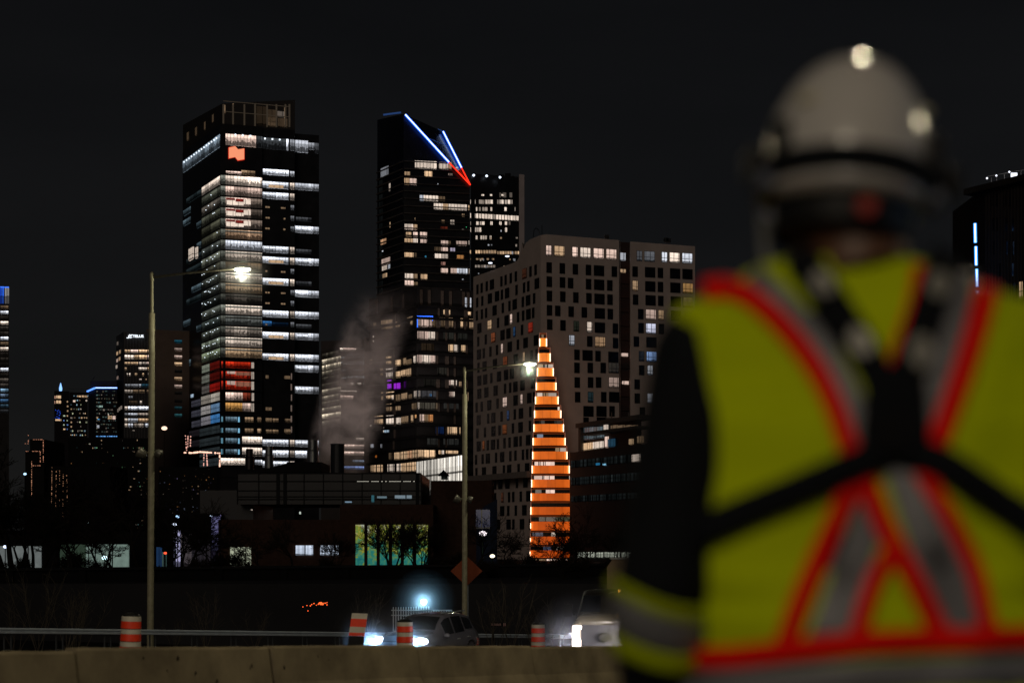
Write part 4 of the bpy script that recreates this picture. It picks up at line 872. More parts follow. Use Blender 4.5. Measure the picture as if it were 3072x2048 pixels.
W.px(f, 324,1247,336,1257, T(WARM,.6), M_cross); W.px(f, 338,1247,348,1258, T(PK,.75), M_plain); W.px(f, 293,1216,308,1222, T((.6,.9,.8),.5), M_home); W.px(f, 290,1250,294,1255, T(WARM,.7), M_plain); W.px(f, 290,1275,298,1284, T(CW,.5), M_cross); W.px(f, 293,1256,300,1258.5, T((.1,.5,1),.9), M_plain); W.px(f, 324,1241.5,327,1245, T(WW,.7), M_plain)
for x in range(282, 350, 5): W.px(f, max(x,289),1307,max(x,289)+random.uniform(2,4.5),1309.5, T((.15,.45,1), random.uniform(.6,1.4)), M_plain)
W.flush()

t, f = block('long dark block with scattered tiny warm and green lights behind the left trees', 'building', 205,330,445,332,1312,surf('low_dark_wall', (.012,.012,.012), .9), name='office_building', depth=10)
W = Wins(t); rq = random.Random(9)
for _ in range(230):
    x, y = rq.uniform(207,440), 1318+rq.randint(0,24)*11.5+rq.uniform(0,1.5)
    if math.sin(x*.05)+math.sin(x*.13+y) < -.1: continue
    if 150 < x < 330 and y > 1398 and x < 215: continue
    k = rq.random()**2*.42+.015; w_ = rq.uniform(1.2,5.5); W.px(f, x,y,x+w_,y+rq.uniform(1.2,4), T(rq.choice((WARM,WARM,(1,.45,.15),(.35,.8,.4),(.3,.7,.75),WW)), k*(1 if y < 1520 else .5)), M_plain)
W.flush(cap=60)
t, f = block('small dark block with faint points of light right of the left lamp post', 'building', 476,320,650,320,1400,surf('low_dark_wall', (.012,)*3), depth=10)
W = Wins(t)
for _ in range(110):
    x, y = rq.uniform(478,646), rq.uniform(1405,1590); k = rq.random()**2*.22+.01; W.px(f, x,y,x+rq.uniform(1,4),y+rq.uniform(1,3.4), T(rq.choice((WARM,(1,.45,.15),(.5,.4,.8),WW,(.5,.6,.9))), k), M_plain)
W.flush(cap=40)
# grey striped building between the towers
st = thing('office_building', 'striped concrete office block half hidden by the steam between the two towers', 'building', (PX(1040,600), 600, -4.2))
S1 = Fac(963,612, 1018,598); S2 = Fac(1018,597.5, 1094,600); M_str = surf('grey_brown_precast', (.085,.075,.072), .9, var=.2, scale=.2)
m = MB(); m.prism([S1.A, S1.B, S2.A, S2.B, bk(S2.B,40), bk(S1.A,34)], -4.2, PZ(1042,600)); m.build('wall', M_str, st)
m = MB(); m.prism([(PX(963,625),625),(PX(1095,620),620),(PX(1095,640),640),(PX(963,640),640)], PZ(1042,600)+.01, PZ(1018,620)); m.build('plant_room', M_str, st)
W = Wins(st); ww = [(1056,.02),(1074,.35),(1092,.45),(1110,.08),(1128,.02),(1148,.03),(1166,.18),(1186,.15),(1203,.05),(1222,.2),(1241,.6),(1262,.1)]
for y, k in ww:
    for x in range(967, 1016, 6): uu = S1.hit(x)[0]; z = PZ(y-6,598); W.add(S1, (uu, S1.hit(x+5.4)[0], z-1.7, z), T((1,.85,.62), k*random.uniform(.3,1.7)), M_office, off=.1)
for x0,x1,y0,y1,c,k in ((1020,1030,1044,1052,WW,.9),(1030,1068,1044,1051,PK,.75),(1021,1060,1186,1198,PK,.55),(1021,1070,1171,1176,WW,.35),(1051,1060,1148,1155,WW,.4),(1072,1084,1148,1154,WW,.3),(1032,1093,1333,1344,PK,.75),(1032,1093,1354,1364,PK,.8),(1058,1093,1380,1386,(.6,.75,1),.35),(1033,1093,1398,1407,(.35,.5,1),.4),(1068,1092,1313,1320,WW,.3)): W.px(S2, x0,y0,x1,y1, T(c,k), M_office)
for y in (1064,1072,1086,1092,1110,1130,1133,1151): 
    for x in range(1020, 1092, 5):
        if random.random() < .55: W.px(S2, x,y-(x-1020)*.03,x+1.3,y+1.6-(x-1020)*.03, T((.8,.9,1), random.uniform(.4,1.5)), M_plain)
W.flush()

# ================================================================== dark right edge tower with vertical blue tube lights
rt = thing('apartment_tower', 'dark tower at the right edge with blue-white vertical tube lights and a roof terrace', 'tower', (PX(3020,280), 282, -4.2))
E1 = Fac(2958,290, 3240,272); E0 = Fac(2922,300, 2958,296)
m = MB(); m.prism([E1.A, E1.B, (E1.B.x, 310), (E1.A.x, 312)], -4.2, PZ(560,290)); m.build('wall', surf('ribbed_dark_wall', (.022,.018,.015), .8, var=.35, scale=.4), rt)
m = MB(); m.prism([E0.A, E0.B, (E0.B.x, 312), (E0.A.x, 312)], -4.2, PZ(657,296)); m.build('side_wing', surf('ribbed_dark_wall', (.022,)*3), rt)
m = MB(); E1.slab(m, -4.2, E1.L+2, PZ(575,290), PZ(557,290), -3, 1.4); m.build('roof_slab', surf('ribbed_dark_wall', (.022,)*3), rt)
m = MB(); 
for i in range(26): uu = i*.75; E1.slab(m, uu, uu+.12, -4, PZ(577,290), 0, .18)
m.build('rib', surf('rib_metal', (.045,.035,.028), .7), rt)
W = Wins(rt)
for y, xs_ in ((582,(2973,2988,3012,3028)),(655,(2976,3016,3036,2990)),(725,(2980,3020,3040)),(790,(3036,2995)),(850,(3042,))):
    for x in xs_: W.px(E1, x,y,x+7,y+38, T(WARM,.002), M_blk2)
W.px(E1, 3059,845,3068,895, T(WARM,.45), M_cross)
W.flush()
tb = glow('tube_light', (.04,.30,1), 1.8, True); tbc = glow('tube_core', (.72,.88,1), 2.4)
for x, y0, y1 in ((2925.5,670,728),(2928,739,796),(2930.5,807,860),(2932.5,872,896)):
    m = MB(); m.tube(P3(x-.6,y0,286), P3(x+.6,y1,286), .30, n=8); q = m.build('tube_light', tb, rt); m = MB(); m.tube(P3(x-.6,y0+1,285.75), P3(x+.6,y1-1,285.75), .13, n=8); m.build('tube_core', tbc, q)
m = MB()
for x, y in ((2974,535),(2990,531),(3013,525),(3063,515)): m.tube(P3(x,y-2+(0),288), P3(x,y+28,288), .06, n=4)
m.tube(P3(2960,530,288), P3(3072,510,288), .05, n=4); m.build('terrace_rail', surf('terrace_metal', (.35,.33,.3), .5, emit=(.6,.6,.7), es=.03), rt)
m = MB()
for x, y in ((2961,535),(2989,527),(3028,516)): m.lathe(P3(x,y,287), [(.02,-.2),(.22,0),(.02,.2)], 8)
m.box(P3(3042,530,287), (1.1,.3,1.3)); m.build('terrace_light', glow('terrace_lamp', (.85,.88,1), 1.8), rt)['kind'] = 'stuff'
# ================================================================== works building with stacks (behind the wall)
fb = thing('factory', 'dark brick factory with metal stacks and a big green and yellow lit window', 'building', (PX(1000,240), 240, -4.2))
def slabpx(x0, y0, x1, y1, d, dep): 
    return [(PX(x0,d),d),(PX(x1,d),d),(PX(x1,d),d+dep),(PX(x0,d),d+dep)], PZ(y1,d), PZ(y0,d)
def pxbox(m, x0, y0, x1, y1, d, dep, zb=None):
    p, z0, z1 = slabpx(x0,y0,x1,y1,d,dep); m.prism(p, z0 if zb is None else zb, z1)
m = MB(); pxbox(m, 655,1558,1065,1700,236,30,-4.2); pxbox(m, 1020,1513,1300,1700,234,34,-4.2); m.build('wall', M_brick, fb)
m = MB(); pxbox(m, 1292,1441,1476,1700,244,30,-4.2); m.build('wall', M_brick, fb)
m = MB(); pxbox(m, 712,1419,1262,1512,240,26); pxbox(m, 600,1470,760,1560,243,20,-4.2); m.build('glazed_roof', surf('dark_roof_glass', (.005,.006,.007), .4, var=.4, scale=.3), fb)
m = MB()
for x in (712,776,834,855,912,970,1028,1086,1143,1200,1252,1264): m.box((PX(x,239.9),239.9,PZ(1465,240)), (.12 if x not in (834,855,1252) else .5,.2,PZ(1419,240)-PZ(1512,240)))
for y in (1419,1443,1471,1489,1497): m.box((PX(987,239.85),239.85,PZ(y,240)), (PX(1262,240)-PX(712,240),.14,.12))
m.build('roof_frame', surf('dull_roof_steel', (.018,.019,.020), .8), fb)
m = MB()
for x in range(1068, 1243, 6):
    if random.random() < .7: m.box((PX(x,239.7),239.7,PZ(1443.5,240)), (.22,.05,.06))
m.build('edge_light', glow('edge_lights', (1,.95,.8), .8), fb)['kind'] = 'stuff'
m = MB(); pxbox(m, 860,1385,963,1416,246,12); p, z0, z1 = slabpx(775,1389,860,1416,246,12); m.prism(p, z0, [PZ(1411,246),z1,z1,PZ(1411,246)]); m.build('plant_room', surf('plant_metal', (.012,.011,.011), .8), fb)
def stack(x0, x1, y0, y1, d, mat, cap=False):
    r = (PX(x1,d)-PX(x0,d))/2; c = P3((x0+x1)/2, y1, d); h = PZ(y0,d)-PZ(y1,d); m = MB()
    pr = [(r,0),(r,h*.55),(r*1.02,h*.56),(r*.86,h*.60),(r*.86,h)] if cap else [(r,0),(r,h*.97),(r*1.04,h*.975),(r*1.04,h),(r*.9,h)]
    m.lathe(c, pr, 24); return m.build('stack', mat, fb, smooth=False)
M_chr = surf('brushed_stack_steel', (.34,.36,.38), .28, metal=.85, var=.3, scale=1.5, stretch=(1,1,.1))
stack(992,1033,1331,1418,249,surf('black_stack', (.016,.018,.022), .45, var=.3))
stack(921,955,1320,1394,252,M_chr,True); stack(794,820,1338,1404,250,M_chr,True); stack(736,761,1346,1408,250,surf('dark_stack_steel', (.06,.05,.05), .35, metal=.7),True)
m = MB(); m.lathe(P3(1333,1438,238), [(.5,0),(.5,.65)], 16); v1 = m.build('vent', surf('teal_vent', (.05,.09,.09), .5), fb)
m = MB(); m.lathe(P3(1331,1427,238), [(.95,0),(.85,.12),(.08,.85),(.02,.9)], 16); m.build('vent_cap', M_blk2, v1)
# lit windows of the works building
W = Wins(fb)
def stained():
    t = NT('green_yellow_lit_window'); uv = t.n('ShaderNodeUVMap'); mpp = t.n('ShaderNodeMapping'); mpp.inputs['Scale'].default_value = (1.1,7,1); t.l(uv.outputs[0], mpp.inputs[0]); n1 = t.n('ShaderNodeTexNoise', Scale=.9, Detail=5.0, Roughness=.75); t.l(mpp.outputs[0], n1.inputs['Vector'])
    s = t.n('ShaderNodeSeparateXYZ'); t.l(uv.outputs[0], s.inputs[0]); r = t.n('ShaderNodeValToRGB'); e = r.color_ramp.elements
    e[0].position = .30; e[0].color = (.02,.22,.24,1); e[1].position = .72; e[1].color = (.75,.80,.62,1)
    for p_, c_ in ((.43,(.05,.36,.26,1)),(.52,(.30,.42,.05,1)),(.58,(.50,.46,.05,1))): q = e.new(p_); q.color = c_
    vf = t.math('FRACT', s.outputs[1]); t.l(t.math('MULTIPLY_ADD', vf, .26, t.math('SUBTRACT', n1.outputs[0], .145)), r.inputs[0])
    em = t.n('ShaderNodeEmission'); hb = t.math('GREATER_THAN', t.math('ABSOLUTE', t.math('SUBTRACT', vf, .56)), .012)
    t.l(r.outputs[0], em.inputs[0]); t.l(t.math('MULTIPLY', hb, .48), em.inputs[1]); t.l(em.outputs[0], t.out.inputs[0]); t.m.cycles.emission_sampling = 'NONE'; return t.m
M_st = stained()
BFa = Fac(1020,233.9,1300,233.9); BFb = Fac(655,235.9,1065,235.9)
for x0, x1 in ((1067,1093),(1103,1130),(1140,1166),(1177,1202),(1212,1238),(1249,1284)): W.px(BFa, x0,1573,x1,1703, (1,1,1), M_st, off=.1)
for x0, x1 in ((691,721),(722,753)): W.px(BFb, x0,1640,x1,1706, T((.80,.86,.62),.55), M_cross, off=.1)
for x0, x1 in ((884,939),(961,1016)): W.px(BFb, x0,1635,x1,1665, T((.72,.82,1),.75), M_home, off=.1)
for x0,x1,y0,y1,c,k in ((1033,1055,1503,1507,(.4,.6,.8),.4),(1115,1122,1485,1506,(.1,.4,.5),.25),(1132,1160,1488,1494,(.4,.6,.7),.25),(1185,1235,1485,1495,(.45,.6,.7),.35),(899,902,1534,1542,(.8,.9,.8),.7),(754,757,1527,1530,WW,.5)): W.px(BFa, x0,y0,x1,y1, T(c,k), M_plain, off=.4)
W.flush()
m = MB()
for x in (1098,1135,1171.5,1207,1243.5): uu, d = BFa.hit(x); BFa.slab(m, uu-.22, uu+.22, -4, PZ(1570,234), 0, .5)
m.build('pier', M_brick, fb)
# low building on the left
lb = thing('low_building', 'long low dark building with pale green and grey lit openings behind branches', 'building', (PX(180,240), 240, -4.2))
LBF = Fac(-200,238,468,238)
m = MB(); m.prism([LBF.A, LBF.B, (LBF.B.x, 262), (LBF.A.x, 262)], -4.2, PZ(1590,238)); m.build('wall', surf('low_dark_wall', (.012,.012,.012), .9), lb)
W = Wins(lb)
W.px(LBF, -60,1637,125,1712, T((.50,.56,.55),.24), M_plain, off=.2)
W.px(LBF, 181,1632,258,1712, T((.22,.36,.24),.12), M_plain, off=.2); W.px(LBF, 259,1632,388,1712, T((.52,.72,.62),.26), M_plain, off=.2)
W.flush('lit_opening')
pw = thing('low_building', 'violet-white floodlit low wall bay between the left lamp post and the brick works', 'building', (PX(560,240), 240, -4.2))
PWF = Fac(470,238,665,238)
m = MB(); m.prism([PWF.A+Vector((.1,0)), PWF.B-Vector((.6,0)), (PWF.B.x-.6, 262), (PWF.A.x+.1, 262)], -4.2, PZ(1540,238)); m.build('wall', surf('low_dark_wall', (.012,)*3), pw)
W = Wins(pw)
for x0,x1,y0,y1,c,k in ((523,542,1590,1704,(.62,.60,.95),.55),(543,575,1598,1704,(.55,.45,.50),.16),(576,632,1610,1704,(.35,.30,.38),.06),(633,661,1548,1650,(.42,.40,.85),.26),(634,661,1651,1700,(.25,.2,.4),.06),(470,486,1640,1704,(.05,.15,.4),.2),(487,500,1655,1704,(.3,.55,.5),.15)): W.px(PWF, x0,y0,x1,y1, T(c,k), M_home, off=.2)
W.flush('lit_bay')
for x, y, c, n_ in ((524,1572,(.7,.8,1),'first'),(533,1549,(.55,.75,1),'second')):
    pass
def spot_lamp(x, y, d, col, k, label, r=.28, zb=-4.2):
    t = thing('flood_lamp', label, 'lamp', (PX(x,d), d, zb))
    m = MB(); m.tube((PX(x,d),d,zb), P3(x,y,d)-Vector((0,0,.2)), .07, n=6); m.build('post', M_blk2, t)
    m = MB(); m.ell(P3(x,y,d), (r,r*.6,r*.7), 10, 6); m.build('lamp_head', glow('flood_%d_%d' % (x,y), col, k), t)
    return t
spot_lamp(524,1572,215,(.7,.8,1),3,'bright blue-white flood lamp among branches right of the left lamp post')
spot_lamp(532,1549,216,(.4,.65,1),2.5,'smaller bluish flood lamp just above and right of the brighter one')
spot_lamp(633,1547,216,(.6,.75,1),2,'tiny white lamp at the top of the violet lit bay',.16)
spot_lamp(314,1672,214,(.6,.9,1),3,'blue-white lamp in front of the pale green lit opening',.4)
spot_lamp(16,1639,214,(.6,.7,1),2.5,'white lamp at the top of the leftmost grey lit opening',.3)
spot_lamp(75,1421,214,(.45,.75,1),2,'lone cold blue lamp high in the trees at the far left',.22)
spot_lamp(1449,1599,212,(1,.88,.92),3,'wide pinkish-white street lamp between branches right of the second lamp post',.5)
spot_lamp(1477,1667,212,(1,.85,.6),2.6,'warm white globe lamp low between the trees left of the orange cone',.34)
spot_lamp(496,1658,212,(1,.08,.03),2,'small red signal light right of the left lamp post',.22)
spot_lamp(266,1567,214,(.6,.9,1),1.5,'tiny cold white light in the dark trees left of the left lamp post',.12)
spot_lamp(493,1247+37,640,(1,.7,.5),1.6,'warm lantern at the foot of the brown slab building',1.2)
spot_lamp(662,1605-60,216,(.5,.4,.9),.8,'faint violet lamp at the right end of the lit bay',.12)
# blue lit gable right of the second lamp post
bg_ = thing('low_building', 'small gabled building washed deep blue right of the second lamp post', 'building', (PX(1440,248), 248, -4.2))
m = MB(); pl_ = [(1415,1700),(1476,1700),(1476,1500),(1440,1520),(1415,1545)]
m.v = [tuple(P3(x,y,250)) for x,y in pl_]+[tuple(P3(x,y,262)) for x,y in pl_]; m.f = [(0,1,2,3,4),(9,8,7,6,5)]+[(k,5+k,5+(k+1)%5,(k+1)%5) for k in range(5)]
m.xform(Matrix.Translation((.9,-7,0))); m.build('wall', surf('blue_washed_wall', (.02,.03,.06), .8), bg_)
W = Wins(bg_); BG = Fac(1424,242.9,1485,242.9); W.px(BG, 1428,1528,1470,1585, T((.005,.06,.40),.07), M_plain); W.flush('lit_panel')
# strings of warm bulbs outlining a building in the left trees
def beads(label, lines, d, col, k, step=2.6, r=.06, name='string_lights'):
    p0 = lines[0][0]; t = thing(name, label, 'string lights', tuple(P3(p0[0], p0[1], d))); m = MB(); mw = MB()
    for (xa,ya),(xb,yb) in lines:
        n_ = max(2, int(math.hypot(xb-xa,yb-ya)/step)); mw.tube(P3(xa,ya,d+.1), P3(xb,yb,d+.1), .03, n=3)
        for i in range(n_+1):
            if random.random() < .66: m.ell(P3(xa+(xb-xa)*i/n_, ya+(yb-ya)*i/n_, d), (r*random.uniform(.7,1.3),)*3, 5, 3)
    m.build('bulbs', glow('beads_'+str(len(_mc)), col, k), t)['kind'] = 'stuff'; mw.build('wire', M_blk2, t)
hs = thing('office_building', 'black building in the left trees outlined by warm bulb strings', 'building', (PX(140,300), 300, -4.2))
m = MB(); pxbox(m, 76,1352,132,1640,301,14,-4.2); pxbox(m, 90,1317,131,1352,301,14); pxbox(m, 133,1398,330,1700,303,14,-4.2); m.build('wall', surf('low_dark_wall', (.012,)*3), hs)
beads('warm bulb string stepping round the roof edges of the black building in the left trees', [((85,1300),(85,1330)),((85,1330),(76,1330)),((100,1318),(130,1318)),((130,1320),(130,1384)),((76,1353),(118,1353)),((121,1355),(121,1385)),((96,1396),(120,1396))], 300, (1,.42,.25), .8)
beads('long vertical warm bulb string at the left corner of the black building', [((95,1384),(95,1490)),((93,1535),(92,1575))], 300, (1,.46,.26), .8)
beads('five vertical warm bulb strings hanging close together on the black building', [((156,1402),(154,1575)),((169,1412),(166,1568)),((179,1412),(178,1525)),((190,1420),(188,1550)),((200,1426),(204,1570))], 300, (1,.48,.26), .6)
beads('jagged warm bulb string lying along the terrace at the foot of the bank tower', [((553,1357),(575,1358)),((575,1358),(600,1355)),((600,1355),(632,1357)),((632,1357),(659,1359)),((659,1359),(659,1400))], 600, (1,.55,.4), 1.7, 2.2, .32)
beads('vertical warm bulb strings at the left foot of the bank tower', [((556,1304),(560,1350)),((564,1308),(563,1345)),((572,1306),(571,1340)),((612,1362),(611,1395)),((620,1362),(622,1398))], 598, (1,.5,.4), 1.0, 3, .25)

# ================================================================== bare trees
def make_tree(seed, H, spread=.5, multi=1, depth=6, tf=.22, name='bare_tree', label='', lean=0.0, rb=.22):
    rn = random.Random(seed); t = thing(name, label, 'tree'); tr = MB(); cr_ = MB()
    def grow(mb, p, d, L, r, k):
        segs = 3 if k < 3 else 2; q = p
        for s_ in range(segs):
            d = (d + Vector((rn.gauss(0,.13), rn.gauss(0,.13), rn.gauss(.03,.08)))).normalized(); e = q + d*(L/segs); r2 = max(r*.84, .019)
            (tr if k == 0 else cr_).tube(q, e, r, r2, 8 if k == 0 else (5 if k < 3 else 3), caps=False); q = e; r = r2
            if k >= 1 and k < depth and s_ < segs-1 and rn.random() < .9: kid(q, d, L*.66, r*.62, k+1)
        if k < depth:
            for _ in range(2 if k else 3): kid(q, d, L*rn.uniform(.62,.85), r*rn.uniform(.6,.78), k+1)
    def kid(p, d, L, r, k):
        ax = Vector((rn.gauss(0,1), rn.gauss(0,1), rn.gauss(0,.4))).normalized(); nd = (d + ax*rn.uniform(.45,1.0)*spread*1.5).normalized()
        if nd.z < -.35: nd.z = rn.uniform(-.3,.2)
        grow(cr_, p, nd, L, max(r,.019), k)
    for i in range(multi):
        a = rn.uniform(0, 6.28); d0 = Vector((lean+(math.cos(a)*.35 if multi > 1 else 0), math.sin(a)*.3 if multi > 1 else 0, 1)).normalized()
        grow(tr, Vector((0,0,-.3)), d0, H*tf, rb*(1 if multi == 1 else .6), 0)
    tr.build('trunk', M_bark, t, smooth=True); cr_.build('crown', M_bark, t); return t
protos = [make_tree(11, 13, .6, 1, 6), make_tree(23, 12, .75, 1, 6, tf=.16, lean=.25), make_tree(31, 9, .5, 6, 5, tf=.25), make_tree(47, 12, .7, 2, 6, tf=.18, lean=-.1), make_tree(59, 4.0, .9, 6, 4, tf=.22, rb=.07)]
spots = [ # photo column, distance, base z, height scale, proto, turn, label
 (20,175,-4,1.55,0,.3,'tall bare tree at the far left edge, in front of the leftmost lit opening'),
 (118,190,-4,1.35,1,1.2,'bare tree with spreading limbs between the two lit openings on the left'),
 (215,172,-4,1.45,3,2.2,'wide twin-stemmed bare tree in front of the left half of the pale green opening'),
 (352,165,-4,1.2,1,4.4,'leaning bare tree with a thick dark limb crossing the pale green opening'),
 (420,185,-4,1.45,0,5.2,'tall bare tree directly left of the left lamp post'),
 (310,195,-4,1.6,3,.7,'tallest bare tree, reaching up before the black name-sign tower'),
 (560,180,-4,.95,0,3.3,'low bare tree in front of the violet lit bay'),
 (500,190,-4,1.25,1,5.9,'bare tree right of the left lamp post before the bank tower foot'),
 (640,186,-4,1.0,3,1.9,'bare tree between the violet bay and the small square window'),
 (790,188,-4,.95,1,2.9,'bare tree in front of the brick wall right of the small square window'),
 (880,196,-4,.85,0,.9,'bare tree in front of the left of two small white windows'),
 (1005,192,-4,.8,3,3.9,'bare tree just right of the two small white windows'),
 (1178,190,-4,1.12,2,.4,'many-stemmed bare tree silhouetted on the big green-yellow window'),
 (1262,198,-4,1.02,2,2.6,'many-stemmed bare tree at the right end of the big green-yellow window'),
 (1425,186,-4,.95,0,2.4,'bare tree just right of the second lamp post'),
 (1500,200,-4,1.0,1,1.0,'bare tree in front of the lower left windows of the pale building'),
 (1655,188,-4,.82,3,5.0,'bare tree standing centrally before the foot of the orange cone'),
 (1716,184,-4,.98,0,1.6,'bare tree at the right foot of the orange cone'),
 (1790,190,-4,1.0,1,3.1,'bare tree in front of the low dark office, nearer the orange cone'),
 (1880,187,-4,1.0,3,.2,'bare tree in front of the low dark office, nearer the worker'),
 (60,215,-4,1.7,3,3.0,'bare tree behind the others at the far left, under the striped tower'),
 (40,205,-4,2.1,0,.9,'very tall bare tree rising highest at the far left below the striped tower'),(95,208,-4,2.05,3,2.0,'very tall bare tree left of the black building with bulb strings'),(250,206,-4,1.85,1,3.5,'tall bare tree filling the gap before the building with the blue roof line'),(545,204,-4,1.5,3,5.6,'bare tree before the jagged bulb string at the bank tower foot'),
 (165,210,-4,1.75,0,4.1,'tall bare tree before the black building with bulb strings')]
for i, (px_, rz) in enumerate(((-10,1),(62,2.2),(196,3.1),(238,5.0),(285,1.4),(590,.8),(650,2.0),(705,3.3),(745,4.9),(985,5.5),(1300,1.1),(1370,2.4),(1455,.6),(1530,3.9),(1600,5.1),(1690,.7),(1745,2.9),(1830,1.5),(1905,4.4))):
    spots.append((px_, 168+(i*7)%26, -4, 1.0+.12*((i*5)%4), 4, rz, 'low twiggy bush behind the dark wall, ' + ('%s of the %d counted from the left' % (['first','second','third','fourth','fifth','sixth','seventh','eighth','ninth','tenth','eleventh','twelfth','13th','14th','15th','16th','17th','18th','19th','20th','21st','22nd','23rd','24th','25th','26th','27th','last'][i], 19))))
used = set()
for (px_, d, z, s_, pi, rz, lab) in spots:
    pr = protos[pi]; loc = (PX(px_,d), d, z-.2)
    if pi in used: copy_tree(pr, loc, rz, lab, s_)
    else: used.add(pi); pr.location = loc; pr.rotation_euler = (0,0,rz); pr.scale = (s_,)*3; pr['label'] = lab
for o in list(C.objects):
    if o.get('category') == 'tree':
        o['group'] = 'bare trees behind the dark wall'
        if 'bush' in o['label']: o['category'] = 'bush'; o['group'] = 'twiggy bushes behind the dark wall'; o.name = 'twiggy_bush'
# scraggly saplings on the verge this side of the wall
M_twig = surf('pale_dry_twig', (.10,.085,.065), .9)
def make_shrub(seed, H):
    rn = random.Random(seed); t = thing('bare_shrub', '', 'shrub'); s_ = MB(); b_ = MB()
    for i in range(7):
        p = Vector((rn.uniform(-.25,.25), rn.uniform(-.25,.25), -.1)); d = Vector((rn.gauss(0,.25), rn.gauss(0,.25), 1)).normalized(); r = .022
        for j in range(7):
            q = p + d*H/7; (s_ if j < 3 else b_).tube(p, q, r, r*.85, 4, caps=False); r *= .85; p = q; d = (d+Vector((rn.gauss(0,.12), rn.gauss(0,.12), .05))).normalized()
            if j > 1:
                for _ in range(2):
                    e = d+Vector((rn.gauss(0,.6), rn.gauss(0,.6), .1)); e.normalize(); q2 = p+e*H*rn.uniform(.08,.25); b_.tube(p, q2, .009, .006, 3, caps=False)
                    b_.tube(q2, q2+(e+Vector((rn.gauss(0,.5),rn.gauss(0,.5),.2))).normalized()*H*.1, .006, .005, 3, caps=False)
    s_.build('stem', M_twig, t); b_.build('branches', M_twig, t)['kind'] = 'stuff'; return t
sp = [make_shrub(3, 3.0), make_shrub(9, 2.2), make_shrub(17, 3.6)]
sh = [(45,100,1.1,0,'leafless shrub behind the guardrail at the far left'),(120,96,1.3,2,'leafless shrub behind the guardrail, left of the orange glow'),(200,94,1.5,1,'taller leafless shrub with pale stems left of the orange glow'),(232,99,1.2,0,'leafless shrub close left of the left drum'),
 (520,104,.9,1,'low leafless shrub right of the left lamp post'),(620,103,1.0,2,'leafless shrub behind the guardrail under the small square window'),(760,108,.9,0,'leafless shrub behind the guardrail below the faint red lights'),(1100,112,1.1,2,'thin leafless sapling rising behind the tilted striped marker'),(1345,116,1.0,1,'leafless shrub behind the car roof beside the second lamp post'),
 (1480,112,1.2,0,'leafless shrub behind the guardrail right of the car'),(1530,116,1.3,2,'taller leafless shrub left of the right drum'),(1600,118,1.1,1,'leafless shrub just behind the right drum'),(1660,120,1.2,0,'leafless shrub between the right drum and the truck')]
us = set()
for px_, d, s_, k, lab in sh:
    x = PX(px_,d); loc = (x, d, gz(x,d))
    if k in us: o = copy_tree(sp[k], loc, px_*.7, lab, s_)
    else: us.add(k); o = sp[k]; o.location = loc; o.scale = (s_,)*3; o['label'] = lab
    o['group'] = 'bare shrubs on the verge'
# faint red lights, cold fence lamp and fence
t = thing('light_cluster', 'sprinkle of tiny red lights in the dark verge left of the tilted striped marker', 'lights', tuple(P3(940,1812,128)))
m = MB(); rn = random.Random(4)
for x,y,s_ in [(909,1819,.04),(921,1815,.04),(931,1816,.05),(935,1812,.05),(942,1809,.05),(924,1831,.04),(955,1811,.05),(958,1808,.07),(963,1809,.13),(966,1810,.09),(969,1812,.06),(977,1808,.05),(981,1813,.05),(981,1806,.04),(949,1814,.04),(972,1808,.05)]: m.ell(P3(x,y,128), (s_,)*3, 6, 4)
m.build('bulbs', glow('red_bulbs', (1,.13,.03), 1.7), t)['kind'] = 'stuff'
m = MB(); m.path([P3(905,1822,128.2), P3(930,1817,128.2), P3(950,1812,128.2), P3(983,1809,128.2), P3(983,1860,128.2)], [.02]*5, 4); m.build('wire', M_blk2, t)
fl = thing('fence_lamp', 'dazzling cold blue-white lamp above the white fence behind the car', 'lamp', (PX(1270,126), 126, gz(PX(1270,126),126)))
c = P3(1271,1804,126)
m = MB(); m.tube((c.x,126.3,gz(c.x,126)-.2), c+Vector((0,.3,-.1)), .06, n=8); m.build('post', M_blk2, fl)
m = MB(); m.ell(c, (.26,.12,.22), 12, 8); m.build('lamp_head', glow('cold_lamp', (.62,.88,1), 9, True), fl)
light('POINT', c+Vector((0,-.5,0)), 700, (.35,.72,1), .15, name='fence_lamp_light', parent=fl)
fe = thing('picket_fence', 'white picket fence lit by the cold lamp behind the car roof', 'fence', (PX(1240,125.0), 125.2, gz(0,125)))
m = MB(); fz0, fz1 = PZ(1850,125.2), PZ(1820,125.2)
m = MB()
for x in [1180+i*7.6 for i in range(24)]:
    bright = 1245 < x < 1292; z1 = fz1 if bright else PZ(1822+(0 if x < 1246 else 10),125.2)
    z0 = fz0-1.5; m.box((PX(x,125.2),125.2,(z0+z1)/2), (.085,.03,z1-z0)); m.ell((PX(x,125.2),125.2,z1), (.043,.02,.07), 6, 4)
m.build('picket', surf('white_picket', (.7,.72,.7), .6), fe)
m = MB(); m.box((PX(1265,125.2),125.28,fz0+.15), (PX(1358,125)-PX(1175,125),.03,.08)); m.box((PX(1265,125.2),125.28,fz1-.25), (PX(1358,125)-PX(1175,125),.03,.08)); m.build('rail', surf('white_picket', (.7,)*3), fe)

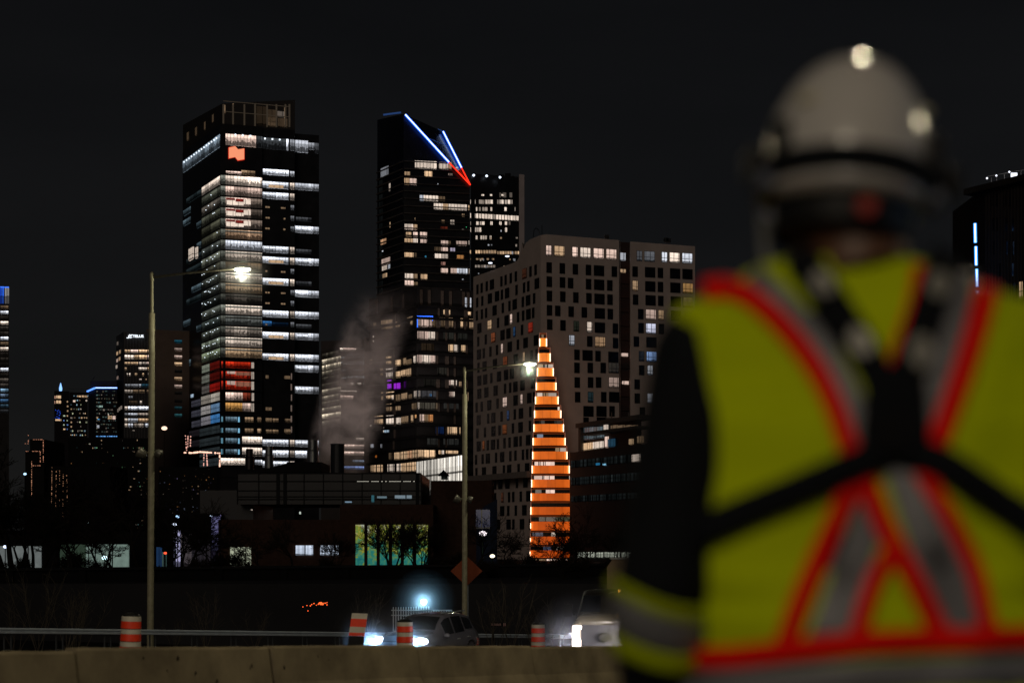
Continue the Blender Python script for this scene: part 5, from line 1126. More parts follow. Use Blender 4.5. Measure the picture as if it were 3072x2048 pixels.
# ================================================================== guardrail
def gp(t_): return Vector((-24.5+.497*t_, 75+.868*t_, 0))
def rail_top(t_):       # measured height of the rail top along its run
    y = 75+.868*t_; k = (y-75)/45.0; return -4.18 - 3.02*k
gr = thing('guardrail', 'long pale steel guardrail on posts running behind the drums across the whole view', 'guardrail', (-24.5, 75, -5.2))
m = MB(); pro = [(0,0),(.045,-.02),(.05,-.085),(.0,-.125),(-.0,-.165),(.05,-.2),(.045,-.27),(0,-.29)]
rings = []
nrm = -NR
for t_ in [q_*1.9 for q_ in range(-12, 46)]:
    p = gp(t_); zt = rail_top(t_); rings.append([Vector((p.x+nrm.x*a*1.4, p.y+nrm.y*a*1.4, zt+b)) for a, b in pro] + [Vector((p.x-nrm.x*.03, p.y-nrm.y*.03, zt-.29)), Vector((p.x-nrm.x*.03, p.y-nrm.y*.03, zt))])
m.loft(rings); m.build('rail', surf('rail_zinc', (.60,.68,.78), .5, var=.15, scale=2), gr)
for i in range(-6, 24):
    t_ = i*3.35+.5; p = gp(t_)-Vector((nrm.x,nrm.y,0))*.1; zt = rail_top(t_); m = MB()
    for s_ in (-.22,.22): q = p + Vector((DR.x,DR.y,0))*s_; m.box((q.x,q.y,zt-.95), (.055,.07,1.5), rz=math.atan2(DR.y,DR.x))
    m.box((p.x,p.y,zt-.24), (.5,.14,.06), rz=math.atan2(DR.y,DR.x))
    m.box((p.x,p.y,zt-1.05), (.5,.05,.06), rz=math.atan2(DR.y,DR.x))
    m.build('post', surf('dull_galvanised', (.10,.11,.12), .6, metal=.3), gr)

# ================================================================== concrete barrier segments
def bp(t_): return Vector((-5.275+1.84*t_, 18.6+3.21*t_, 0))
def btop(t_): return -1.29-.2035*t_
BD = Vector((1.84,3.21,0)).normalized(); BN = Vector((BD.y,-BD.x,0))     # BN points to the camera side
M_bar = surf('weathered_barrier', (.24,.20,.13), .92, var=.5, scale=.9, bump=.5, col2=(.12,.098,.065))
labs = ['nearest concrete barrier segment at the lower left corner','concrete barrier segment below the left drum','concrete barrier segment below the tilted striped marker','concrete barrier segment below the car','concrete barrier segment below the right drum','concrete barrier segment below the truck','concrete barrier segment hidden mostly by the worker sleeve','last concrete barrier segment behind the worker']
rnb = random.Random(2)
for i in range(-2, 6):
    a, b = i+.003, i+.997
    t = thing('concrete_barrier', labs[i+2], 'barrier', tuple(bp(i+.5))[:2]+(btop(i+.5)-.85,), 'concrete barrier segments in a row')
    jit = rnb.uniform(-.025,.025); tw = rnb.uniform(-.012,.012)
    half = [(.31,-.95),(.31,-.82),(.30,-.75),(.17,-.5),(.10,-.03),(.075,0)]
    def ring(t_, inset=0.0, dz=0.0):
        p = bp(t_); zt = btop(t_)+jit+dz; r_ = [(x-inset*.5, z-(inset if k > 3 else 0)) for k, (x, z) in enumerate(half)]; pts = r_ + [(-x, z) for x, z in reversed(r_)]
        sh_ = tw*(t_-i)*3
        return [Vector((p.x,p.y,0))+BN*(x+sh_)+Vector((0,0,zt+z)) for x, z in pts]
    n_ = 14; rg = [ring(a, .03)]+[ring(a+.008)]+[ring(a+(b-a)*k/n_, 0, rnb.uniform(-.004,.004)) for k in range(1, n_)]+[ring(b-.008)]+[ring(b, .03)]
    m = MB(); m.loft(rg); m.build('body', M_bar, t)
    m = MB(); p = bp(b+.0); pz = btop(b)
    for dz in (-.25,-.6): m.tube(Vector((p.x,p.y,pz+dz))-BD*.03, Vector((p.x,p.y,pz+dz))+BD*.05, .03, n=6)
    m.build('connector_pin', surf('rusty_pin', (.05,.03,.02), .8), t)
    m = MB()
    for _ in range(rnb.randint(4,8)):
        tt = rnb.uniform(a+.05,b-.05); dz = rnb.uniform(-.45,-.12); xo = .10+(.17-.10)*(-dz-.03)/.47; p = bp(tt); c = Vector((p.x,p.y,btop(tt)+jit+dz))+BN*(xo+.001); r_ = rnb.uniform(.008,.022); n_b = BN
        ax = BD; up = Vector((0,0,1)); k_ = 8; i0 = len(m.v); m.v.append(tuple(c+BN*.004))
        for q_ in range(k_): th = 6.283*q_/k_; rr_ = r_*rnb.uniform(.6,1.3); m.v.append(tuple(c+ax*math.cos(th)*rr_+up*math.sin(th)*rr_*1.8+BN*(.0015)+BN*(-math.sin(th)*rr_*1.8*.149)))
        for q_ in range(k_): m.f.append((i0, i0+1+q_, i0+1+(q_+1)%k_))
    o = m.build('pit', surf('dark_pit', (.03,.022,.016), .9), t); o['kind'] = 'stuff'
t = None

# ================================================================== drums and tilted marker
M_dor = surf('orange_retroreflective', (.85,.05,.012), .45, var=.12, scale=5); M_dwh = surf('white_retroreflective', (.55,.52,.45), .45, var=.15, scale=5)
M_dbk = surf('black_plastic', (.008,.008,.009), .55, spec=.2)
def drum(px_, d, py_top, lab, tilt=0.0):
    x = PX(px_, d); zt = PZ(py_top, d); zb = gz(x,d)+.06; H = zt-zb
    t = thing('traffic_drum', lab, 'traffic drum', (x,d,zb), 'striped traffic drums behind the barrier')
    r = .225; tilt_m = Matrix.Rotation(tilt, 3, 'Y')
    def L(prof, name, mat): m = MB(); m.lathe((x,d,zb), prof, 32, tilt=tilt_m); return m.build(name, mat, t, smooth=False)
    L([(.36,0),(.36,.05),(.26,.07),(.245,.09)], 'base', M_dbk)
    z = ztop = H-.07; k = 0
    while z > .12:
        hh = min((.118,.168)[k % 2], z-.09); z1 = z-hh; rr_ = r*(1.0+.10*(ztop-z1))
        L([(rr_+.002,z1),(rr_+.005,z1+.006),(rr_,z-.006),(rr_-.006,z)], 'stripe', M_dor if k % 2 else M_dwh); z = z1
        if k % 2: L([(rr_+.001,z-.012),(rr_+.007,z-.006),(rr_-.002,z)], 'rib', M_dbk); z -= .012
        k += 1
    L([(r*1.12,.09),(r*1.12,max(z,.1))], 'foot', M_dor); z = ztop
    L([(r*.98,z),(r*.9,z+.04),(.15,z+.06),(.13,z+.075),(.03,z+.085)], 'cap', M_dbk)
    m = MB(); 
    for a in range(9): th = math.pi*a/8; m.ell((x+.09*math.cos(th),d,zb+z+.07+.07*math.sin(th)), (.018,)*3, 6, 4)
    m.build('handle', M_dbk, t); return t
drum(388, 37.0, 1838, 'largest striped drum, at the left in front of the left lamp post', R(2.2))
drum(1214.5, 45.2, 1857, 'striped drum directly in front of the car')
drum(1614.5, 54, 1866, 'striped drum standing alone between the car and the truck')
mk = thing('traffic_marker', 'tilted flat orange and white striped marker panel left of the car', 'traffic marker', (PX(1070,42), 42, PZ(1950,42)-.3))
def mq(u, v):   # corners in the photograph: top-left, top-right, bottom-left
    x = 1056+(1103-1056)*u-(1056-1046)*v; y = 1838+1.2*u+(1905-1838)*v+.5*u; return x, y
m_ = []
for v0, v1, mt in ((0,.24,M_dwh),(.24,.60,M_dor),(.60,.86,M_dwh),(.86,1.0,M_dor)):
    m = MB(); P = [P3(*mq(u_,v_),41.9) for u_,v_ in ((0,v1),(1,v1),(1,v0),(0,v0))]; m.box8([P[0],P[1],P[1]+Vector((0,.04,0)),P[0]+Vector((0,.04,0)),P[3],P[2],P[2]+Vector((0,.04,0)),P[3]+Vector((0,.04,0))]); m.build('stripe', mt, mk)
m = MB(); P = [P3(1045,1906,41.93),P3(1092,1908,41.93),P3(1086,1990,41.93),P3(1042,1990,41.93)]; m.box8([P[3],P[2],P[2]+Vector((0,.3,0)),P[3]+Vector((0,.3,0)),P[0],P[1],P[1]+Vector((0,.06,0)),P[0]+Vector((0,.06,0))]); m.build('base', M_dbk, mk)

# ================================================================== highway lamp posts
M_lens = glow('lamp_lens', (1.0, .97, .72), 14, True)
def lamp_post(px_, d, zb, py_split, py_arm, hx, hy, lab, w_=.185, col=(1,.93,.66), P_=900, flood=1360, floods=True, lean=0):
    x = PX(px_, d); t = thing('street_lamp', lab, 'street lamp', (x,d,zb), 'tall highway street lamps'); zs = PZ(py_split,d); za = PZ(py_arm,d)
    m = MB(); m.lathe((x-lean,d,0), [(w_*1.05,zb),(w_,zb+1)]+[(w_*(1-.1*k/8), zb+1+(zs-zb-1)*k/8) for k in range(1,9)]+[(w_*.5,zs+.02)], 20)
    m.v = [(vx+lean*max(0,(vz-zb)/(zs-zb)), vy, vz) for vx,vy,vz in m.v]; m.build('pole', M_pole, t, smooth=True)
    m = MB(); m.lathe((x,d,0), [(w_*.52,zs-.3),(w_*.5,zs),(w_*.45,za-.3),(w_*.62,za-.25),(w_*.62,za+.1),(.03,za+.2)], 14); m.build('upper_pole', M_pole, t, smooth=True)
    e = P3(hx, hy, d-1.2); s0 = Vector((x,d,za-.12)); m = MB(); pts = [s0.lerp(e, k/6)+Vector((0,0,.05*math.sin(math.pi*k/6))) for k in range(7)]; m.path(pts, [.075-.004*k for k in range(7)], 8); m.build('arm', surf('dark_arm_steel', (.07,.065,.045), .6), t)
    hd = MB(); hd.ell(e+Vector((.28,0,.05)), (.46,.19,.13), 16, 8); h_ = hd.build('lamp_head', surf('lamp_housing', (.10,.10,.09), .5), t, smooth=True)
    ln = MB(); ln.ell(e+Vector((.28,-.02,-.045)), (.44,.20,.13), 16, 8); ln.build('lens', M_lens, h_, smooth=True)
    light('POINT', e+Vector((.28,-.05,-.45)), P_, col, .2, name='street_lamp_light', parent=t)
    if floods:
        zf = PZ(flood, d)
        for s_ in (-1, 1):
            m = MB(); c_ = Vector((x+s_*(.55 if s_ < 0 else .42), d-.15, zf)); rm = Matrix.Rotation(R(-28*s_ if s_ < 0 else 25), 3, 'Y')
            m.lathe(c_, [(.12,-.3),(.22,-.2),(.30,.05),(.32,.16),(.28,.2)] if s_ < 0 else [(.12,-.22),(.2,-.12),(.24,.1),(.22,.16)], 14, tilt=rm @ Matrix.Rotation(R(90*s_), 3, 'Y')); f_ = m.build('floodlight', surf('flood_housing', (.22,.21,.17), .4, metal=.5), t, smooth=True)
            m = MB(); m.tube((x,d,zf+.1), c_, .04, n=6); m.build('bracket', M_pole, t)
    return t
L1 = lamp_post(456, 86, -7.2, 940, 826, 712, 806, 'nearer tall street lamp at the left with its head glowing before the bank tower', .185, P_=1100, lean=.1)
L2 = lamp_post(1394, 113, -8.6, 1182, 1108, 1578, 1090, 'farther tall street lamp in the middle with its head beside the orange cone', .20, P_=1100, flood=1497)
# unseen street lamps added outside the view to light worker, helmet and barrier
def added_lamp(bx, by, hx, hy, hz, P_, col, lab):
    kl = thing('street_lamp', lab, 'street lamp', (bx,by,-1.2), 'tall highway street lamps')
    m = MB(); m.lathe((bx,by,0), [(.18,-2.4),(.14,hz-.3)], 12); m.build('pole', M_pole, kl); m = MB(); m.tube((bx,by,hz-.4), (hx,hy,hz), .07); m.build('arm', M_pole, kl)
    m = MB(); m.ell((hx,hy,hz), (.45,.3,.12)); m.build('lamp_head', M_lens, kl)
    light('POINT', (hx,hy,hz-.4), P_, col, .3, name='street_lamp_light', parent=kl)
added_lamp(-12,-20, -7,-17, 12, 4000, (1,.86,.62), 'added unseen street lamp behind the photographer')
added_lamp(16,27, 6.2,24, 13.0, 2300, (1,.86,.58), 'added unseen street lamp whose arm reaches over the barrier above the view')
added_lamp(-17,34, -11,32, 14.0, 1300, (1,.84,.50), 'added unseen street lamp ahead on the left above the view')
added_lamp(24,14, 17,13, 9.5, 700, (1,.86,.55), 'added unseen street lamp to the right outside the view')
wl = thing('side_fill', 'added unseen cold lamp brightening the right side of the worker', 'lamp', (7.5,3.2,-1.2))  # unseen lamp added for cool light on the worker, in place of vehicle light
m = MB(); m.tube((7.5,3.2,-1.6), (7.5,3.2,.1), .03); m.build('stand', M_blk2, wl); m = MB(); m.box((7.5,3.2,.2), (.12,.3,.2)); m.build('lamp_head', glow('side_fill_glow', (.6,.8,1), 6), wl)
light('SPOT', (7.4,3.15,.2), 70, (.45,.68,1), .12, 70, (1.3,2.1,.1), .6, 'side_fill_beam', wl)
# orange diamond sign seen from behind
sg = thing('road_sign', 'dim orange diamond-shaped road sign hanging behind the second lamp post', 'sign', (PX(1399,116), 116, -9))
m = MB(); c_ = P3(1399.5,1712,115); hw = 1.17; P = [c_+Vector((0,0,-hw*.95)), c_+Vector((hw,0,0)), c_+Vector((0,0,hw*.95)), c_-Vector((hw,0,0))]
m.v = [tuple(p) for p in P]+[tuple(p+Vector((0,.04,0))) for p in P]; m.f = [(0,1,2,3),(7,6,5,4)]+[(k,4+k,4+(k+1)%4,(k+1)%4) for k in range(4)]
m.build('panel', surf('dull_orange_sheet', (.26,.065,.03), .7, var=.2, scale=1), sg)
m = MB(); m.tube(c_+Vector((.1,.08,.6)), Vector((c_.x+.1,115.08,-9)), .05, n=8); m.build('post', M_steel, sg)
# beige chamfered pier
bpz = thing('concrete_pier', 'beige chamfered concrete pier with a pale cap rising behind the truck', 'pier', (PX(1862,100), 100, -8))
m = MB(); d = 100; pp = [(1821,1800),(1905,1800),(1905,1690),(1890,1678),(1836,1678),(1821,1700)]
pp = [(1821,1960)]+[(1905,1960)]+pp[2:]
m.v = [tuple(P3(x,y,d)) for x,y in pp]+[tuple(P3(x+2,y,d+1.5)) for x,y in pp]; n_ = len(pp); m.f = [tuple(range(n_)), tuple(range(2*n_-1,n_-1,-1))]+[(k,n_+k,n_+(k+1)%n_,(k+1)%n_) for k in range(n_)]
m.build('body', surf('beige_pier', (.34,.25,.16), .9, var=.25, scale=.8), bpz)
m = MB(); m.prism([(PX(1833,d),d-.1),(PX(1893,d),d-.1),(PX(1893,d),d+1.7),(PX(1833,d),d+1.7)], PZ(1677,d), PZ(1672.5,d)); m.build('cap', surf('pale_cap', (.6,.6,.58), .6), bpz)
# green-yellow tag text plate low by the guardrail
tp = thing('info_plate', 'small faint pinkish plate low behind the guardrail right of the car', 'sign', (PX(1497,113),113,-8.5))
m = MB(); 
for k in range(9): m.box(P3(1476+k*4.2+(6 if k > 6 else 0),1872+(.6 if k % 2 else 0),113), (.07,.03,.16 if k < 7 else .22))
m.build('marks', surf('pale_pink_marks', (.45,.28,.27), .7), tp); m = MB(); m.box(P3(1495,1872,113.05), (1.25,.03,.3)); m.tube(P3(1480,1874,113.1), P3(1480,1920,113.1), .03); m.build('panel', M_blk2, tp)

# ================================================================== vehicles
def veh_matrix(x, y, z, ang): return Matrix.Translation((x,y,z)) @ Matrix.Rotation(ang, 4, 'Z')
def ringv(st):
    x, wb, ws, wbelt, hb, wr, zr, zbot = st
    half = [(0,zbot),(wb,zbot),(ws,zbot+.16),(ws*1.015,(zbot+hb)/2+.08),(wbelt,hb),(wr,zr-.035),(wr*.85,zr),(0,zr+.025)]
    return [Vector((x,y,z)) for y,z in half] + [Vector((x,-y,z)) for y,z in reversed(half[1:-1])]
def lerp_st(sts, x):
    for a, b in zip(sts, sts[1:]):
        if a[0] <= x <= b[0]: f = (x-a[0])/(b[0]-a[0]); return tuple(p+(q-p)*f for p,q in zip(a,b))
def vpatch(sts, xs_, ia, ib, fa, fb, off, sides=(1,-1)):
    m = MB()
    for s_ in sides:
        rows_ = []
        for x in xs_:
            h = ringv(lerp_st(sts,x)); A_, B_ = h[ia], h[ib]; r_ = []
            for f in (fa, (fa+fb)/2, fb): p = A_.lerp(B_, f); r_.append(Vector((p.x, (p.y+off)*s_, p.z+off*.3)))
            rows_.append(r_)
        i0 = len(m.v); 
        for r_ in rows_: m.v += [tuple(p) for p in r_]
        for a in range(len(rows_)-1):
            for k in range(2): q_ = i0+a*3+k; m.f.append((q_,q_+1,q_+4,q_+3))
    return m
def smooth_st(sts, n=3):
    out_ = []
    for a, b in zip(sts, sts[1:]):
        for k in range(n): f = k/n; out_.append(tuple(p+(q-p)*f for p,q in zip(a,b)))
    return out_+[sts[-1]]
def wheels(t, M, xs_, yw, r, wd):
    for x in xs_:
        for s_ in (-1,1):
            c_ = Vector((x,s_*yw,r)); m = MB(); m.lathe(c_, [(r*.6,-wd/2),(r*.96,-wd/2),(r,-wd*.35),(r,wd*.35),(r*.96,wd/2),(r*.6,wd/2)], 24, axis='Y'); m.xform(M); w_ = m.build('wheel', M_rubber, t)
            m = MB(); m.lathe(c_, [(.05,-wd/2-.01),(r*.62,-wd/2+.01),(r*.62,wd/2-.01),(.05,wd/2+.01)], 16, axis='Y')
            for k in range(5): th = k*1.2566; m.box(c_+Vector((math.cos(th)*r*.33,s_*(wd/2+.005),math.sin(th)*r*.33)), (r*.5 if abs(math.cos(th)) > .5 else .07,.02,r*.5 if abs(math.cos(th)) <= .5 else .07))
            m.xform(M); m.build('rim', M_steel, w_)
ang = math.atan2(-DR.y, -DR.x)+R(9)
cx_, cy_ = PX(1283,49.2), 49.2; cz_ = gz(cx_,cy_)+.06; print('CAR', cz_)
car = thing('parked_car' if False else 'car', 'grey compact crossover with blazing blue-white headlights driving left behind the barrier', 'car', (cx_,cy_,cz_))
M = veh_matrix(cx_,cy_,cz_,ang)
S = [(-2.25,.70,.80,.74,.86,.66,.92,.42),(-2.18,.80,.88,.80,.98,.64,1.22,.30),(-1.85,.84,.91,.84,1.02,.62,1.52,.24),(-1.2,.86,.92,.86,1.0,.62,1.63,.22),(-.3,.86,.92,.86,.97,.61,1.655,.22),(.25,.86,.92,.86,.96,.60,1.60,.22),(.62,.86,.92,.85,.98,.62,1.40,.22),(1.05,.86,.92,.84,1.0,.72,1.16,.22),(1.5,.84,.91,.82,1.0,.70,1.12,.22),(1.95,.80,.90,.78,.96,.66,1.06,.24),(2.2,.76,.86,.72,.84,.58,.94,.30),(2.28,.62,.74,.62,.72,.50,.80,.36)]
m = MB(); m.loft([ringv(s_) for s_ in smooth_st(S)]); m.xform(M); M_car = surf('grey_car_paint', (.24,.24,.30), .20, metal=.3, coat=1.0, var=.08)
bd = m.build('body', M_car, car, smooth=True)
for nm_, xs_, fa, fb in (('side_window',(-1.0,-.7,-.25),.10,.9),('side_window',(-.15,.2,.5),.10,.88),('side_window',(-1.75,-1.4,-1.1),.2,.85)):
    for sd in (1,-1): vpatch(S, xs_, 4, 5, fa, fb, .012, (sd,)).xform(M).build(nm_, M_blk, car)
m = MB(); rw_ = []
for x in (.32,.5,.7,.98): h = ringv(lerp_st(S,x)); y_, z_ = h[5].y, h[5].z; rw_.append([Vector((x+.015, k*y_*.96, z_+.035+.03*(1-abs(k)))) for k in (-1,-.5,0,.5,1)])
m.loft(rw_, closed=False, cap=False); m.xform(M); m.build('windshield', M_blk, car, smooth=True)
wheels(car, M, (-1.35,1.35), .80, .34, .22)
m = MB()
for s_ in (-1,1):
    for x in (-1.35,1.35): 
        for k in range(12): th = math.pi*k/11; m.box((x+math.cos(th)*.40, s_*.925, .34+math.sin(th)*.40), (.11,.03,.06))
m.xform(M); m.build('wheel_arch', M_dbk, car)
for s_ in (-1,1):
    m = MB(); m.ell((2.04,s_*.68,.90), (.24,.18,.11), 14, 8, Matrix.Rotation(R(-28*s_),3,'Z')); m.xform(M); m.build('headlight', glow('headlight_cold', (.72,.86,1), 14, True), car)
    p = M @ Vector((2.36,s_*.66,.88)); q = M @ Vector((8,s_*.62+.3,.35)); light('SPOT', p, 1600, (.32,.60,1), .1, 110, q, .9, 'headlight_beam', car)
    m = MB(); m.ell((.78,s_*1.0,1.02), (.09,.11,.075), 12, 8); m.tube((.72,s_*.88,.98),(.78,s_*.98,1.0),.03); m.xform(M); m.build('side_mirror', M_car, car, smooth=True)
    m = MB(); m.box((1.83,s_*.885,.55), (.14,.02,.06)); m.xform(M); m.build('marker_lamp', glow('amber_marker', (1,.25,.03), .8), car)
    m = MB(); m.box((-.35,s_*.925,.86), (.2,.03,.03)); m.box((-1.2,s_*.92,.88), (.2,.03,.03)); m.xform(M); m.build('door_handle', M_steel, car)
m = MB(); 
for z in (.86,.76,.58): m.box((2.24,0,z), (.10,.98,.035))
m.xform(M); m.build('grille', M_steel, car); m = MB(); m.box((2.21,0,.72), (.1,1.0,.36)); m.xform(M); m.build('grille_backing', M_dbk, car)
m = MB(); m.box((-.7,.57,1.68),(1.9,.03,.03)); m.box((-.7,-.57,1.68),(1.9,.03,.03)); m.xform(M); m.build('roof_rail', M_steel, car)
# pickup truck
tx, ty = PX(1812,50)+.2, 50.3; tz = gz(tx,ty)+.06; print('TRK', tz)
tk = thing('pickup_truck', 'pale pickup truck with glaring headlight and amber whip light beside the worker', 'truck', (tx,ty,tz))
ang2 = math.atan2(-DR.y,-DR.x)+R(24); M = veh_matrix(tx,ty,tz,ang2) @ Matrix.Diagonal((1,1.04,1.25,1))
M_tr = surf('white_truck_paint', (.55,.50,.42), .3, coat=1.0, var=.06)
def st(x,w,hb,wr,zr,zb=.45): return (x,w-.06,w,w-.02,hb,wr,zr,zb)
S2_ = [st(-2.95,.98,1.2,.95,1.28),st(-.9,1.0,1.22,.96,1.30)]
SB = [st(-3.0,.96,1.18,.93,1.27),st(-.95,.99,1.22,.95,1.30)]
SC = [st(-.95,.99,1.2,.80,1.80),st(-.85,.99,1.2,.78,1.92),st(.5,.99,1.2,.76,1.95),st(.9,.99,1.2,.78,1.86),st(1.5,.99,1.2,.88,1.38)]
SH = [st(1.5,.99,1.18,.90,1.38),st(1.9,.99,1.2,.88,1.38),st(2.5,.99,1.18,.84,1.36),st(2.78,.98,1.12,.80,1.30),st(2.86,.97,1.05,.84,1.22)]
for S_ in (SB,SC,SH): pass
m = MB(); m.loft([ringv(s_) for s_ in smooth_st(SC)]); m.xform(M); m.build('cab', surf('unlit_cab_tone', (.02,.018,.016), .35), tk, smooth=True)  # cab colour darkened so it looks unlit; hood and bed stay pale
m = MB(); m.loft([ringv(s_) for s_ in smooth_st(SH)]); m.xform(M); m.build('hood', M_tr, tk, smooth=True)
m = MB(); m.loft([ringv(s_) for s_ in SB]); m.xform(M); m.build('bed', M_tr, tk)
for sd in (1,-1): vpatch(SC, (-.6,0,.45), 4, 5, .1, .88, .012, (sd,)).xform(M).build('side_window', M_blk, tk)
m = MB(); rw_ = []
for x in (.95,1.15,1.45): h = ringv(lerp_st(SC,x)); rw_.append([Vector((x+.015, k*h[5].y*.95, h[5].z+.04)) for k in (-1,-.5,0,.5,1)])
m.loft(rw_, closed=False, cap=False); m.xform(M); m.build('windshield', M_blk, tk)
m = MB(); m.box((2.87,0,.88), (.06,1.45,.56)); m.xform(M); gb = m.build('grille', surf('dark_grille', (.018,.015,.013), .6), tk)
m = MB(); m.lathe((2.91,0,.86), [(.02,-.005),(.22,-.005),(.22,.01),(.19,.02),(.02,.02)], 24, tilt=Matrix.Rotation(R(90),3,'Y')); m.v = [(a, b*1.0, .86+(c-.86)*.48) for a,b,c in m.v]; m.xform(M); m.build('grille_badge', surf('dark_chrome', (.05,.045,.035), .4, metal=.6), gb)
m = MB(); m.box((2.95,0,.52), (.14,1.95,.24)); m.xform(M); m.build('bumper', M_steel, tk)
wheels(tk, M, (-1.9,1.95), .86, .42, .28)
for s_ in (-1,1):
    m = MB()
    for c_, z_ in (((2.86,s_*.84,1.10),(.10,.26,.07)),((2.86,s_*.86,.72),(.10,.24,.16)),((2.87,s_*.93,.91),(.10,.09,.4))): m.box(c_, z_)
    m.xform(M); m.build('headlight', glow('headlight_warm', (1,.84,.76), 9, True), tk)
    p = M @ Vector((3.05,s_*.85,.9)); light('SPOT', p, 1500, (.92,.88,.98), .12, 130, Vector((cx_+.9,cy_+1.0,cz_+.7)), .9, 'headlight_beam', tk)
    m = MB(); m.box((1.2,s_*1.2,1.45), (.1,.25,.32)); m.tube((1.25,s_*.98,1.35),(1.2,s_*1.15,1.4),.03); m.xform(M); m.build('side_mirror', M_dbk, tk)
wb_ = P3(1782,1836,49.4); wt_ = P3(1858,1771,49.4)
m = MB(); n_ = 10; pts = [wb_.lerp(wt_, k/n_)+Vector((-.10,0,.16))*math.sin(math.pi*k/n_) for k in range(n_+1)]; m.path(pts, [.014]*(n_+1), 6); m.build('whip_mast', M_pole, tk)
m = MB(); m.ell(wt_, (.06,.05,.045), 10, 6); m.build('beacon', glow('amber_beacon', (1,.42,.05), 6, True), tk)
wb2 = P3(1740,1852,49.4); m = MB(); m.tube(wb2, P3(1740,1820,49.4), .008, n=5); m.tube(P3(1740,1820,49.4), P3(1748,1813,49.4), .008, n=5); m.box(P3(1752,1813,49.4), (.13,.03,.03)); m.build('mirror_bar', M_pole, tk)  # stem and bar standing for the glow of the side mirror
# ================================================================== the worker seen from behind
XC, YC = PX(2690,2.15), 2.15+.135          # torso axis
pe = thing('person', 'worker seen from behind in white hard hat, neon vest and black harness', 'person', (XC, YC, -1.16))
# torso half width and half depth against height
PROF = [(-.42,.185,.12),(-.34,.21,.135),(-.22,.245,.14),(-.10,.262,.14),(.03,.27,.138),(.14,.280,.135),(.22,.288,.125),(.28,.292,.112),(.315,.288,.10),(.338,.262,.09),(.352,.215,.084),(.375,.155,.078),(.398,.115,.072),(.412,.082,.068),(.44,.075,.07)]
def cxz(z): f = min(max((z-.30)/.09, 0), 1); return XC-.046*f*f*(3-2*f)
def pf(z):
    if z <= PROF[0][0]: return PROF[0][1:]
    for a, b in zip(PROF, PROF[1:]):
        if z <= b[0]: f = (z-a[0])/(b[0]-a[0]); return (a[1]+(b[1]-a[1])*f, a[2]+(b[2]-a[2])*f)
    return PROF[-1][1:]
def ringz(z, g=0.0, n=40):
    a, b = pf(z); a += g; b += g; r_ = []
    for k in range(n):
        th = 2*math.pi*k/n; c_, s_ = math.cos(th), math.sin(th); e = 2/2.5
        r_.append(Vector((cxz(z)+a*math.copysign(abs(c_)**e, c_), YC+b*math.copysign(abs(s_)**e, s_), z)))
    return r_
def wr(x, z): return .0065*math.sin(15*x+10*z+1.5*math.sin(12*z+3*x))+.0035*math.sin(34*x-19*z+2*math.sin(9*x)) if z < .34 else 0
def back(x, z, g):
    a, b = pf(z); a += g; b += g; u = min(abs(x-cxz(z))/a, .995); return YC-b*(1-u**2.5)**(1/2.5) + (wr(x,z) if g > .01 else 0)
def onback(px_, py_, g):
    d = 2.15
    for _ in range(4): x, z = PX(px_,d), PZ(py_,d); d = back(x, z, g)
    return Vector((PX(px_,d), d, PZ(py_,d)))
M_skin = surf('dark_brown_skin', (.10,.040,.018), .55, var=.15, scale=8)
M_jack = surf('black_jacket', (.006,.007,.009), .9, var=.3, scale=12, bump=.2)
M_trou = surf('dark_trousers', (.02,.022,.03), .85)
def remesh(o, vs, sm=6):
    r_ = o.modifiers.new('remesh', 'REMESH'); r_.mode = 'VOXEL'; r_.voxel_size = vs; r_.use_smooth_shade = True
    s_ = o.modifiers.new('smooth', 'SMOOTH'); s_.factor = .5; s_.iterations = sm
    return o
HXc, HYc, HZc = PX(2568,2.15), 2.27, .495     # head centre
b_ = MB(); b_.loft([ringz(z, -.012) for z in [p[0] for p in PROF]])
b_.ell((HXc+.004,HYc,HZc), (.086,.10,.118), 20, 14); b_.ell((HXc-.003,HYc+.05,HZc-.05), (.055,.055,.06), 14, 10)        # cranium, jaw
b_.ell((HXc,HYc+.105,HZc-.015), (.013,.02,.02), 8, 6)                                                                # nose
for s_ in (-1,1): b_.ell((HXc+s_*.082,HYc-.005,HZc-.02), (.012,.022,.032), 8, 6); b_.ell((HXc+s_*.03,HYc+.088,HZc+.008), (.014,.01,.009), 8, 6)
b_.ell((HXc,HYc+.093,HZc-.052), (.025,.012,.008), 8, 6)
b_.path([(XC-.02,YC+.0,.30),(HXc+.03,HYc-.02,.38),(HXc+.01,HYc-.01,.45)], [.080,.074,.070], 16)
LEL, LWR = Vector((PX(1985,2.2),2.22,-.055)), Vector((PX(2010,2.1),2.36,-.30))
LSH = Vector((PX(2085,2.2)+.015,2.27,.27))
REL, RWR, RSH = Vector((XC+.36,2.24,-.04)), Vector((XC+.34,2.40,-.28)), Vector((XC+.26,2.28,.27))
def hand(mb, w_, dirn, side):
    d_ = dirn.normalized(); ax = Vector((side,0,0)); nz_ = d_.cross(ax).normalized()
    mb.ell(w_+d_*.045, (.022,.040,.05), 10, 8)
    for k, L_ in enumerate((.066,.074,.070,.056)):
        o_ = w_+d_*.085+nz_*(-.028+.019*k); p1 = o_+d_*L_*.45; p2 = p1+(d_+ax*-.35).normalized()*L_*.35; p3 = p2+(d_+ax*-.8).normalized()*L_*.28; mb.path([o_,p1,p2,p3], [.0095,.009,.0082,.007], 8)
    o_ = w_+d_*.03-nz_*.035; mb.path([o_, o_-nz_*.022+d_*.03, o_-nz_*.024+d_*.055+ax*-.012], [.012,.0105,.009], 8)
